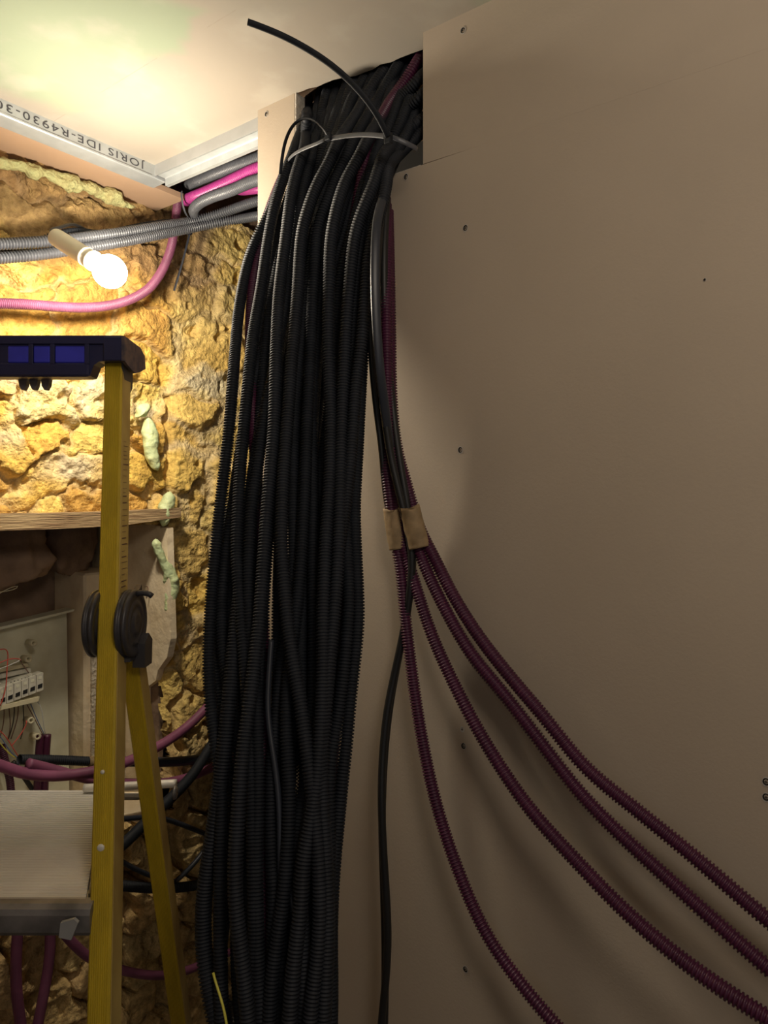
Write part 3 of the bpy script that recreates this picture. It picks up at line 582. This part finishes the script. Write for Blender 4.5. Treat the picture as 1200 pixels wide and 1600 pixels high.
con([(500, 310, 1.45, 'x'), (398, 330, 1.40, 'x'), (350, 345, 1.36, 'x'), (310, 348, 1.33, 'x'), (262, 348, 1.56, 'y'), (230, 352, 1.57, 'y'), (160, 366, 1.58, 'y'), (120, 362, 1.56, 'y'), (100, 364, 1.55, 'y'), (75, 372, 1.57, 'y'), (40, 385, 1.585, 'y'), (-60, 392, 1.585, 'y')], .010, 'black', 'black conduit arching up behind the lampholder', 'conduits along the top of the stone wall')
con([(330, 250, 1.60, 'y'), (300, 262, 1.59, 'y'), (283, 290, 1.585, 'y'), (276, 330, 1.585, 'y'), (268, 385, 1.575, 'y'), (252, 425, 1.56, 'y'), (228, 455, 1.545, 'y'), (190, 473, 1.55, 'y'), (150, 480, 1.55, 'y'), (100, 480, 1.55, 'y'), (50, 476, 1.55, 'y'), (0, 474, 1.55, 'y'), (-80, 472, 1.55, 'y')], .0115, 'pipe', 'dusty purple conduit sweeping down under the bulb and off to the left', 'purple conduits on the stone wall', pitch=.0042)
t = empty('cable_tie', PX(299, 350, 1.24), 'black cable tie binding the conduits below the track corner, tail hanging down', 'cable tie')
strap('band', [PX(284, 298, 1.14), PX(283, 312, 1.14), PX(288, 330, 1.15), PX(297, 343, 1.20)], .0035, .0012, 'grey', t, (0, 1, 0))
strap('band', [PX(299, 340, 1.23), PX(297, 350, 1.22), PX(298, 364, 1.22)], .0045, .0015, 'black', t, (0, 1, 0))
MB().box((-.008, -.005, -.006), (.008, .005, .006), T=lambda x, y, z: PX(299, 345, 1.215)+np.array((y, x, z)), bev=.0015).build('head', M['black'], t)
MB().box((-.007, -.005, -.005), (.007, .005, .005), T=lambda x, y, z: PX(296, 364, 1.215)+np.array((y, x, z)), bev=.0015).build('tail_clip', M['black2'], t)
strap('tail', [PX(296, 366, 1.21), PX(290, 390, 1.20), PX(282, 420, 1.19), PX(272, 454, 1.18)], .0048, .0015, 'cable', t, (0, 1, 0))

# ================================================================ LAMP
def lathe(prof, A, axis, sides=28):
    a = np.array(axis, float); a /= np.linalg.norm(a); P = np.array([np.array(A)+a*q[0] for q in prof]); u = np.cross(a, (0, 0, 1.)); u /= np.linalg.norm(u); v = np.cross(a, u)
    an = np.arange(sides)*2*math.pi/sides; V = np.concatenate([P[i]+prof[i][1]*(np.cos(an)[:, None]*u+np.sin(an)[:, None]*v) for i in range(len(prof))])
    i = np.arange(len(prof)-1)[:, None]*sides; j = np.arange(sides)[None]; k = (j+1) % sides
    return V, np.stack([i+j, i+k, i+k+sides, i+j+sides], -1).reshape(-1, 4)
LD = 1.485
LA = PD(85, 369, LD+.0); LB = PD(146, 408, LD-.04); LC = PD(196, 440, LD-.055)
ax = (LB-LA)/np.linalg.norm(LB-LA); LL = np.linalg.norm(LB-LA)
lp = empty('bulb_lamp', LA, 'lit bare bulb in an ivory lampholder, hanging tilted in front of the stones', 'lamp')
V, Fq = lathe([(0, .0005), (0, .014), (.003, .0175), (.01, .0185), (LL*.78, .0190), (LL*.80, .0202), (LL*.84, .0202), (LL*.85, .0190), (LL*.93, .0195), (LL*.95, .0208), (LL, .0208), (LL+.002, .019), (LL+.002, .001)], LA, ax)
mk('lampholder', V, Fq, M['ivory'], lp, True)
V, Fq = lathe([(LL-.004, .0135), (LL+.012, .014), (LL+.014, .0005)], LA, ax); mk('bulb_cap', V, Fq, M['white'], lp, True)
bl = []
for k in range(17):
    t_ = k/16*math.pi; s = LL+.016+.034-.034*math.cos(t_); r = .033*math.sin(t_)
    if k < 6: r = max(r, .0135+.003*k*.6)
    bl.append((s, max(r, .0004)))
V, Fq = lathe(bl, LA, ax); mk('bulb_glass', V, Fq, M['glow'], lp, True)
tube('flex', [LA, LA-ax*.02+np.array((0, 0, .004)), PD(92, 356, LD+.05), PD(115, 350, LD+.14), PD(140, 362, LD+.22)], .0035, M['rubber'], lp, 8)

# ================================================================ FOAM
lumpy_pts = [(-30, 236, .010), (0, 246, .012), (30, 254, .014), (55, 262, .020), (75, 266, .011), (100, 274, .016), (118, 284, .021), (135, 288, .014), (160, 294, .015), (180, 305, .018), (196, 312, .013), (212, 318, .006)]
o = lumpy('expanding_foam', [PY(p[0], p[1]+6, 1.612) for p in lumpy_pts], [p[2]*.8 for p in lumpy_pts], M['foamd'], None, 1.15, 48, 3, 30)
tag(o, 'ragged green-yellow foam bead between the brown board strip and the top stones', 'foam')
for pts, rad, lb in (([(214, 637), (220, 640), (228, 650)], [.014, .021, .012], 'round foam blob beside the ladder\'s top, at the head of the seam'),
                     ([(230, 652), (234, 675), (235, 700), (240, 722), (247, 735)], [.010, .015, .016, .014, .007], 'long smooth pale foam sausage in the seam of the stones'),
                     ([(266, 768), (262, 785), (260, 800), (258, 812), (254, 822)], [.012, .014, .018, .012, .009], 'foam lump at the end of the timber lintel'),
                     ([(243, 842), (247, 862), (256, 878), (264, 890), (270, 908), (270, 925), (264, 940), (265, 958)], [.010, .011, .010, .012, .018, .015, .013, .010], 'knobbly foam bead beside the plaster jamb')):
    o = lumpy('expanding_foam', [PY(p[0], p[1], 1.604) for p in pts], [q*1.12 for q in rad], M['foam'], None, .45, 45, int(pts[0][0]), 26); tag(o, lb, 'foam', 'foam along the seam of the stones')

# ================================================================ STEPLADDER
lad = empty('stepladder', C(-.60, 1.2, 0), 'yellow fibreglass platform stepladder with a blue tray top, left in front of the stones', 'stepladder')
XC = -.66
def mir(x): return 2*XC-x
def stile(name, a, b, wd, dp, ribs, parent=lad, z0=0, side='front'):
    """a, b = (x, d, z) top and bottom centre of the face; ribbed front"""
    sec = []; n = 9
    for i in range(n):
        u0 = -wd/2+.002+(wd-.004)*i/n; u1 = -wd/2+.002+(wd-.004)*(i+1)/n; g = (u1-u0)*.18
        sec += [(u0+g, 0), (u1-g, 0), (u1, .0009)]
    sec = [(-wd/2, .002)]+sec[:-1]+[(wd/2, .002), (wd/2, dp), (wd/2-.004, dp+.001), (-wd/2+.004, dp+.001), (-wd/2, dp)]
    m = MB(); m.prism(sec, 0, 1, lambda u, v, h: C(a[0]*h+b[0]*(1-h)+u, a[1]*h+b[1]*(1-h)+v, a[2]*h+b[2]*(1-h)))
    return m.build(name, M['yellow'], parent)
fa = (-.5125, 1.345, 1.755); fb = (-.3475, .812, .02)
def lerp(a, b, t): return tuple(a[i]*(1-t)+b[i]*t for i in range(3))
def on(a, b, z): return lerp(a, b, (a[2]-z)/(a[2]-b[2]))
FS = stile('front_stile', fa, fb, .033, .046, 9); stile('front_stile', (mir(fa[0]), *fa[1:]), (mir(fb[0]), *fb[1:]), .033, .046, 9)
ra = (-.455, 1.245, 1.262); rb = (-.425, 1.60, .02)
RS = stile('rear_stile', ra, rb, .031, .040, 9); stile('rear_stile', (-.90, *ra[1:]), (-.88, 1.54, .02), .031, .040, 9)
# scuffed pale flange on the side of the stiles that faces the bundle
def flange(a, b, wd, dp, z0, z1, name='side_flange', mt='yellowside'):
    p, q = on(a, b, z1), on(a, b, z0); m = MB()
    m.prism([(wd/2, .004), (wd/2+.0012, .004), (wd/2+.0012, dp-.002), (wd/2, dp-.002)], 0, 1, lambda u, v, h: C(p[0]*h+q[0]*(1-h)+u, p[1]*h+q[1]*(1-h)+v, p[2]*h+q[2]*(1-h)))
    return m.build(name, M[mt], lad)
flange(fa, fb, .033, .046, .02, 1.74); flange(ra, rb, .031, .040, .02, 1.20)
mk_ = MB(); rnd = random.Random(2)                     # worn rule and notices printed on the flange
z = 1.60
while z > 1.33:
    p = on(fa, fb, z); h = rnd.choice([.0008, .0008, .002]); l = rnd.uniform(.010, .026)
    mk_.box((p[0]+.0182, p[1]+.012, z), (p[0]+.0186, p[1]+.012+l, z+h), T=lambda x, d, zz: C(x, d, zz)); z -= rnd.uniform(.006, .012)
mk_.build('worn_markings', M['brownw'], lad)
for (a, b) in ((fa, fb), (ra, rb)):
    for s in (0, 1):
        x = b[0] if not s else (mir(b[0]) if b is fb else -.88); dd = 1.54 if (s and b is rb) else b[1]
        MB().box((x-.021, dd-.008, 0), (x+.021, dd+.055, .05), T=lambda X, D, Z: C(X, D, Z), bev=.004).build('rubber_foot', M['rubber'], lad)
# bolts on the front stile
for z, r_ in ((.955, .006), (1.06, .0035)):
    p = on(fa, fb, z); V, Fq = lathe([(0, r_), (.0015, r_), (.0028, r_*.6), (.003, .0003)], C(p[0]-.002, p[1]+.001, z), C(0, -1, 0)-0, 14); mk('rivet', V, Fq, M['alu'], lad, True)
# hinges: two dark discs, one on each side of the front stile
def hinge(x0, x1, lever):
    p = on(fa, fb, 1.277); c = C(x0, p[1]+.035, 1.279); axis = C(1, 0, 0)-C(0, 0, 0)
    L_ = x1-x0; R_ = .058
    V, Fq = lathe([(0, .001), (0, R_*.93), (L_*.10, R_), (L_*.35, R_), (L_*.38, R_*.96), (L_*.62, R_*.96), (L_*.65, R_), (L_*.90, R_), (L_, R_*.93), (L_, R_*.80), (L_*.93, R_*.78), (L_*.93, R_*.66), (L_, R_*.64), (L_, R_*.52), (L_*.93, R_*.50), (L_*.93, R_*.36), (L_*1.1, R_*.34), (L_*1.1, R_*.2), (L_, .001)], c, axis, 40)
    h = mk('hinge', V, Fq, M['hinge'], lad, True)
    if lever:
        tube('hinge_lever', [c+axis*(L_*1.0)+np.array((0, 0, .050)), c+axis*(L_*1.3)+np.array((0, 0, .056)), c+axis*(L_*1.9)+np.array((0, 0, .054)), c+axis*(L_*2.3)+np.array((0, 0, .047))], .005, M['hinge'], h, 10)
        V = MB(); V.prism([(.0, -.012), (.052, -.012), (.056, .03), (.075, .075), (.070, .112), (.045, .10), (.02, .05)], x0+.004, x1-.006, lambda u, v, h: C(h-(v-.03)*.03, p[1]+.015+u, 1.228+v))
        V.prism([(.020, -.022), (.056, -.022), (.060, .020), (.040, .035), (.020, .020)], x1-.010, x1+.012, lambda u, v, h: C(h, p[1]+.022+u, 1.222+v))
        V.build('hinge_socket', M['hinge'], h)
xf = on(fa, fb, 1.277)[0]
hinge(xf+.0175, xf+.038, True); hinge(xf-.036, xf-.0175, False)
hinge(mir(xf)+.0175, mir(xf)+.036, False); hinge(mir(xf)-.036, mir(xf)-.0175, False)
# aluminium platform
ZP = .886; D0, D1 = 1.062, 1.485; pl = []
nr = 46
for i in range(nr):
    d0 = D0+.024+(D1-D0-.03)*i/nr; d1 = D0+.024+(D1-D0-.03)*(i+1)/nr; g = (d1-d0)
    pl += [(d0, ZP), (d0+g*.55, ZP), (d0+g*.62, ZP-.0016), (d0+g*.93, ZP-.0016)]
sec = [(D0+.020, ZP+.001)]+pl+[(D1-.004, ZP), (D1, ZP-.006), (D1, ZP-.03), (D1-.003, ZP-.03), (D1-.003, ZP-.008), (D0+.02, ZP-.008)]
def xr(d): return -.452-.33*(d-1.075)
m = MB(); m.prism(sec, 0, 1, lambda u, v, h: C(xr(u)*h-.835*(1-h), u, v)); plat = m.build('platform', M['alu'], lad)
nose = [(D0+.022, ZP+.001), (D0+.010, ZP-.001), (D0+.003, ZP-.006), (D0, ZP-.014), (D0+.001, ZP-.040), (D0+.006, ZP-.047), (D0+.013, ZP-.046), (D0+.014, ZP-.012), (D0+.022, ZP-.008)]
MB().prism(nose, 0, 1, lambda u, v, h: C((-.440)*h+mir(-.440)*(1-h), u, v)).build('platform_nosing', M['aludark'], lad)
bx = PD(110, 1425, D0-.002); xx = (110-600)/F*D0
MB().prism([(-.014, -.016), (.004, -.020), (.016, .008), (.010, .014), (-.010, .008)], 0, .006, lambda u, v, h: C(xx+u, D0-.001-h-(v+.02)*.15, ZP-.026+v)).build('latch_clip', M['zinc2'], lad)
# side plate and rod between front and rear stiles
MB().prism([(1.10, ZP-.002), (1.48, ZP-.002), (1.48, ZP-.024), (1.10, ZP-.034)], 0, .003, lambda u, v, h: C(xr(u)+.002+h, u, v)).build('side_plate', M['chrome'], lad)
tube('cross_rod', [C(-.545, 1.395, .912), C(-.44, 1.395, .912)], .0088, M['chrome'], lad, 16)
V, Fq = lathe([(0, .001), (0, .017), (.003, .018), (.005, .012), (.006, .001)], C(-.524, 1.392, .912), C(1, 0, 0)-C(0, 0, 0), 20); mk('rod_washer', V, Fq, M['chrome'], lad, True)
tube('cross_rod', [C(-.62, 1.47, .895), C(-.43, 1.47, .905)], .0085, M['alu'], lad, 16)
V, Fq = lathe([(0, .001), (0, .013), (.004, .012), (.005, .001)], C(-.413, 1.40, .915), C(1, 0, 0)-C(0, 0, 0), 20); mk('rear_bracket', V, Fq, M['aludark'], lad, True)
# blue tray top
TD = 1.318; zt = 1.797
def TC(x, d, z): return C(x, d, z)
xr_ = -.487; xl_ = mir(xr_)
tr = MB(); tr.prism([(xl_, zt), (xr_, zt), (xr_, 1.752), (-.520, 1.752), (-.532, 1.750), (-.541, 1.744), (-.5435, 1.736), (-.5485, 1.724), (-.556, 1.722), (mir(-.556), 1.722), (mir(-.541), 1.744), (mir(-.53), 1.752), (xl_, 1.752)], TD+.006, TD+.040, lambda u, v, h: TC(u, h, v))
tr.prism([(xl_-.002, zt+.001), (xr_+.002, zt+.001), (xr_+.002, zt-.014), (xl_-.002, zt-.014)], TD, TD+.008, lambda u, v, h: TC(u, h, v))
tr.box((xl_, TD+.03, zt-.010), (xr_, TD+.110, zt-.002), T=TC)
tray = tr.build('tray', M['navy'], lad)
gp = MB()
for x0, x1 in ((-.700, -.660), (-.652, -.621), (-.612, -.556)): gp.box((x0, TD+.002, 1.748), (x1, TD+.008, 1.779), T=TC, bev=.002)
gp.build('tray_panel', M['blue'], tray)
fr = MB()
fr.box((-.72, TD+.001, 1.7225), (-.549, TD+.008, 1.748), T=TC, bev=.003)
for x in (-.657, -.617, -.553): fr.box((x-.003, TD, 1.745), (x+.005, TD+.008, 1.783), T=TC, bev=.001)
fr.box((xr_-.034, TD-.001, 1.751), (xr_+.001, TD+.010, zt), T=TC, bev=.002)
fr.build('tray_rib', M['navy'], tray)
hookm = mat('grey_hook_plastic', (.16, .14, .15), .5)
for px in (38, 55, 73):
    x = (px-600)/F*1.37; MB().prism([(x-.009, 1.729), (x-.0065, 1.712), (x-.002, 1.704), (x+.002, 1.704), (x+.0065, 1.712), (x+.009, 1.729)], TD+.045, TD+.058, lambda u, v, h: TC(u, h, v)).build('tool_hook', hookm, tray)
MB().prism([(TD-.001, zt), (TD+.085, zt-.004), (TD+.112, zt-.016), (TD+.116, zt-.040), (TD+.085, zt-.052), (TD+.055, zt-.060), (TD+.02, zt-.052), (TD-.001, zt-.046)], xr_, xr_+.006, lambda u, v, h: TC(h, u, v)).build('tray_end', mat('dusty_navy_plastic', (.13, .09, .085), .6, var=.5, scale=60, col2=(.04, .035, .06)), tray)
MB().prism([(TD+.02, 1.76), (TD+.075, 1.76), (TD+.070, 1.71), (TD+.05, 1.69), (TD+.03, 1.71)], fa[0]+.017, fa[0]+.021, lambda u, v, h: TC(h, u, v)).build('corner_bracket', M['hinge'], lad)

# ================================================================ IN THE RECESS: OLD PANEL, TERMINALS, WIRES
pn = empty('electrical_panel', PY(40, 1230, 1.86), 'dull grey-green metal panel with fixing tubes and terminal rail inside the recess', 'electrical panel')
def q4(px0, py0, px1, py1, Y, th):
    a = PY(px0, py1, Y); b = PY(px1, py0, Y); return (a[0], Y, a[2]), (b[0], Y+th, b[2])
a = PY(-60, 1240, 1.86); b_ = PY(104, 950, 1.86)
MB().prism([(.80, .68), (b_[0]+.008, .68), (b_[0], b_[2]-.005), (.80, b_[2]-.03)], 1.86, 1.87, lambda u, v, h: (u, h, v)).build('back_plate', M['panel'], pn)
MB().prism([(.80, b_[2]-.031), (b_[0], b_[2]-.006), (b_[0]+.004, b_[2]+.0), (.80, b_[2]-.024)], 1.825, 1.872, lambda u, v, h: (u, h, v)).build('top_lip', M['panel'], pn)
for px, py, lb in ((52, 1004, 0), (44, 1029, 0), (48, 1125, 0), (58, 1150, 0)):
    A = PY(px-8, py-1, 1.84); ax_ = PY(px+1, py+1, 1.79)-A; L_ = np.linalg.norm(ax_)
    V, Fq = lathe([(0, .0005), (0, .0075), (L_, .0085), (L_, .0040), (L_*.5, .0036), (L_*.5, .0002)], A, ax_, 18); f = mk('fixing_tube', V, Fq, M['cream'], pn, True)
# rail of white terminals, sloping a little
tb = empty('terminal_block', PY(20, 1090, 1.80), 'white terminal block row with black openings across the old panel', 'terminal block')
TY0 = 1.775
def tbp(px, py, dy): return PY(px, py, TY0+dy)
def slab(m, pts, d0, d1):                                 # pixel quad pushed back in Y
    v = [PY(p[0], p[1], TY0+d0) for p in pts]; bk = [np.array((q[0], TY0+d1, q[2])) for q in v]; n = len(v)
    m.add(v+bk, [tuple(range(n)), tuple(range(2*n-1, n-1, -1))]+[(i, n+i, n+(i+1) % n, (i+1) % n) for i in range(n)])
m = MB(); slab(m, [(-30, 1078), (50, 1052), (55, 1062), (-30, 1088)], .010, .05); slab(m, [(-30, 1060), (48, 1044), (48, 1050), (-30, 1067)], .02, .05); m.build('terminal_top', M['white'], tb)
for q_, e_, g_ in (([(-30, 1110), (62, 1089), (60, 1096), (-30, 1117)], -.002, .03), ([(-30, 1050), (44, 1036), (44, 1042), (-30, 1057)], .025, .05)):
    m = MB(); slab(m, q_, e_, g_); m.build('mounting_rail', M['cream'], tb)
for k in range(6):
    x = 4+k*11.6; y = 1085-k*4.4
    m = MB(); slab(m, [(x-5, y-8), (x+5.6, y-12), (x+5.6, y+15), (x-5, y+19)], .0, .03); t_ = m.build('terminal_module', M['white'], tb)
    m = MB(); slab(m, [(x-2.5, y+7.5), (x+4.6, y+4.5), (x+4.2, y+11), (x-3, y+13.5)], -.001, .001); m.build('terminal_opening', M['hole'], t_)
    m = MB(); slab(m, [(x-2, y-5), (x+3, y-6.6), (x+3, y-2.6), (x-2, y-1)], -.0008, .001); m.build('terminal_mark', M['panel'], t_)
for k in range(7):
    V, Fq = lathe([(0, .0012), (.001, .0012), (.001, .0001)], PY(17+k*5.6, 1066-k*1.7, TY0+.0098), (0, -1, 0), 8); mk('screw_port', V, Fq, M['hole'], tb)
def wire(pts, mt, lb, r=.0013, Y=1.76): return cab('wire', [PY(p[0], p[1], (p[2] if len(p) > 2 else Y)) for p in pts], r, mt, lb, 'wire', 'loose wires at the old panel', sides=6)
wire([(-10, 1020), (4, 1012), (13, 1008), (15, 1020), (10, 1038), (11, 1060), (9, 1080), (0, 1103)], 'red', 'red wire looping up and down over the white terminals')
wire([(-10, 1040), (4, 1034), (18, 1026), (28, 1028), (33, 1032)], 'red', 'red wire reaching the lower fixing tube above the terminals')
wire([(-10, 1050), (10, 1040), (24, 1038), (32, 1030)], 'whitew', 'grey-white wire under the red one above the terminals')
wire([(32, 1030, 1.80), (34, 1040, 1.79), (42, 1046, 1.78), (45, 1052, 1.78)], 'brownw', 'brown wire stub dropping into the terminals\' right end')
wire([(-10, 1135), (5, 1145), (18, 1165), (28, 1182), (36, 1192), (42, 1194)], 'red', 'red wire slanting down to the purple conduit mouth')
wire([(18, 1166), (30, 1150), (42, 1138), (41, 1126)], 'red', 'red wire kinked near the lower fixing tubes')
wire([(-10, 1140), (3, 1152), (12, 1170), (28, 1186), (42, 1193)], 'bluew', 'blue wire slanting beside the red one')
wire([(-10, 1150), (2, 1162), (12, 1178), (25, 1184)], 'greenyellow', 'yellow-green wire at the left edge by the purple conduit')
for k, (x0, x1, mt) in enumerate(((6, 4, 'brownw'), (14, 17, 'brownw'), (22, 18, 'rubber'), (28, 22, 'brownw'), (36, 37, 'rubber'))):
    wire([(x0, 1106-k*1.6, 1.79), (x0+1, 1120, 1.79), (x1, 1140, 1.80), (x1-5, 1155, 1.81)], mt, 'dark wire hanging in the shade under terminal number %s from the left' % ('one', 'two', 'three', 'four', 'five')[k])
wire([(42, 1101, 1.79), (50, 1115, 1.79), (60, 1135, 1.79), (67, 1148, 1.79)], 'brownw', 'purple-brown wire from the last terminal to the dark purple duct, left one')
wire([(48, 1100, 1.79), (56, 1120, 1.79), (64, 1138, 1.79), (69, 1147, 1.79)], 'bluew', 'bluish wire from the last terminal to the dark purple duct, right one')
wire([(58, 1096, 1.80), (68, 1108, 1.79), (66, 1122, 1.79), (71, 1147, 1.79)], 'whitew', 'fine beige wire tangle right of the terminals')
wire([(-5, 930), (15, 918), (34, 912), (30, 920), (0, 925)], 'cream', 'pale looped wire in the dark top of the recess', .0012, 1.80)
for x, lb in ((63, 'left of the two dark purple ducts standing under the terminals'), (74, 'right of the two dark purple ducts standing under the terminals')):
    P = [PY(x, 1148, 1.80), PY(x-2, 1175, 1.80), PY(x-4, 1215, 1.80), PY(x-5, 1260, 1.80)]
    tag(tube('purple_duct', P, .0095, M['purple'], None, 10), lb, 'conduit', 'ducts standing in the recess')
tag(corrugated('purple_duct', [PY(2, 1165, 1.82), PY(8, 1190, 1.82), PY(16, 1220, 1.82), PY(18, 1260, 1.82)], .0095, M['purple'], pitch=.005), 'ribbed purple duct at the left edge of the recess', 'conduit', 'ducts standing in the recess')
tag(tube('black_cable', [PY(20, 1190, 1.83), PY(38, 1215, 1.82), PY(55, 1240, 1.81)], .006, M['rubber'], None, 8), 'black cable stub behind the purple conduits in the recess', 'cable')
def nail():
    o = empty('nail', PY(230, 925, 1.76), 'bent rusty nail in the plaster jamb', 'nail'); X = NX1-.014
    tube('shank', [PX(227, 917, X-.004), PX(234, 916, X-.012), PX(231, 926, X-.012), PX(229, 935, X-.011)], .0012, M['brownw'], o, 6)
nail()

# ---- pipes and cables crossing low in front of the stones
G2 = 'pipes and cables crossing the foot of the stone wall'
def low(name, pts, r, mt, lb, cat, corr=False, pitch=.005):
    P = [PY(p[0], p[1], p[2] if len(p) > 2 else 1.55) for p in pts]
    o = corrugated(name, P, r, M[mt], pitch=pitch) if corr else tube(name, P, r, M[mt], None, 14)
    return tag(o, lb, cat, G2)
low('purple_conduit', [(-60, 1180, 1.60), (0, 1196, 1.60), (30, 1207, 1.60), (60, 1212, 1.59), (100, 1212, 1.58), (150, 1205, 1.56), (200, 1190), (245, 1168), (290, 1138), (325, 1104), (370, 1050, 1.58)], .0125, 'pipe', 'purple conduit rising to the right behind both ladder stiles', 'conduit')
low('purple_conduit', [(44, 1193, 1.60), (70, 1199, 1.60), (110, 1210, 1.58), (150, 1220, 1.56), (200, 1224), (260, 1223), (300, 1213), (335, 1198), (380, 1180, 1.58)], .0115, 'pipe', 'purple conduit with an open mouth holding coloured wires', 'conduit')
low('corrugated_conduit', [(30, 1187, 1.66), (60, 1187, 1.66), (100, 1188, 1.65), (142, 1190, 1.64)], .0115, 'black2', 'ribbed black conduit ending in tape left of the ladder stile', 'conduit', True)
low('tape_wrap', [(140, 1190, 1.64), (146, 1190, 1.64), (152, 1190, 1.63)], .0125, 'tape', 'beige tape collar on the black conduit beside the ladder stile', 'tape')
low('smooth_pipe', [(152, 1190, 1.63), (200, 1190, 1.60), (250, 1191, 1.58), (300, 1188, 1.57), (340, 1180, 1.58), (400, 1175, 1.60)], .0125, 'cable', 'dark grey smooth pipe running level to the bundle', 'pipe')
low('thick_cable', [(150, 1350, 1.50), (190, 1322, 1.50), (225, 1288, 1.50), (262, 1252, 1.50), (300, 1212, 1.51), (330, 1165, 1.53), (370, 1100, 1.56)], .0135, 'black', 'thick smooth black cable rising diagonally to the bundle', 'cable')
low('thin_cable', [(150, 1283, 1.53), (190, 1280, 1.53), (235, 1277, 1.54), (262, 1281), (295, 1293), (335, 1308), (380, 1320)], .0065, 'cable', 'thin grey cable passing level below the steel rod', 'cable')
low('thin_cable', [(350, 1240, 1.52), (336, 1285, 1.51), (325, 1320, 1.51), (305, 1348, 1.51), (285, 1368, 1.52), (276, 1376, 1.53)], .0062, 'cable', 'thin cable curling down with a pale cut end', 'cable')
low('thin_cable', [(150, 1320), (190, 1346), (215, 1360), (240, 1370), (275, 1378, 1.56)], .0060, 'cable', 'thin grey cable dipping between the two yellow stiles', 'cable')
low('corrugated_conduit', [(140, 1382), (190, 1384), (240, 1388), (290, 1386), (325, 1380), (380, 1372, 1.58)], .0125, 'black2', 'ribbed dark conduit running level at platform nosing height', 'conduit', True)
low('purple_conduit', [(60, 1405, 1.56), (85, 1440, 1.55), (110, 1470, 1.54), (140, 1497, 1.54), (190, 1516), (225, 1523), (260, 1524), (300, 1514), (330, 1500), (380, 1480, 1.58)], .0105, 'pipe', 'purple conduit sagging low behind the ladder feet end', 'conduit')
low('purple_conduit', [(34, 1380), (29, 1440), (25, 1500), (26, 1550), (35, 1620), (45, 1720)], .0115, 'pipe', 'left upright purple conduit below the platform', 'conduit')
low('purple_conduit', [(74, 1380), (78, 1440), (78, 1490), (70, 1545), (56, 1620), (45, 1720, 1.57)], .0115, 'pipe', 'right upright purple conduit below the platform, bending left', 'conduit')
cab('earth_wire', [PX(x, y, standoff(y, .86, x)) for x, y in ((333, 1520), (337, 1535), (341, 1552), (349, 1566), (352, 1585), (356, 1610), (362, 1720))], .0017, 'greenyellow', 'yellow wire peeking out at the bundle\'s lower left foot', 'wire')
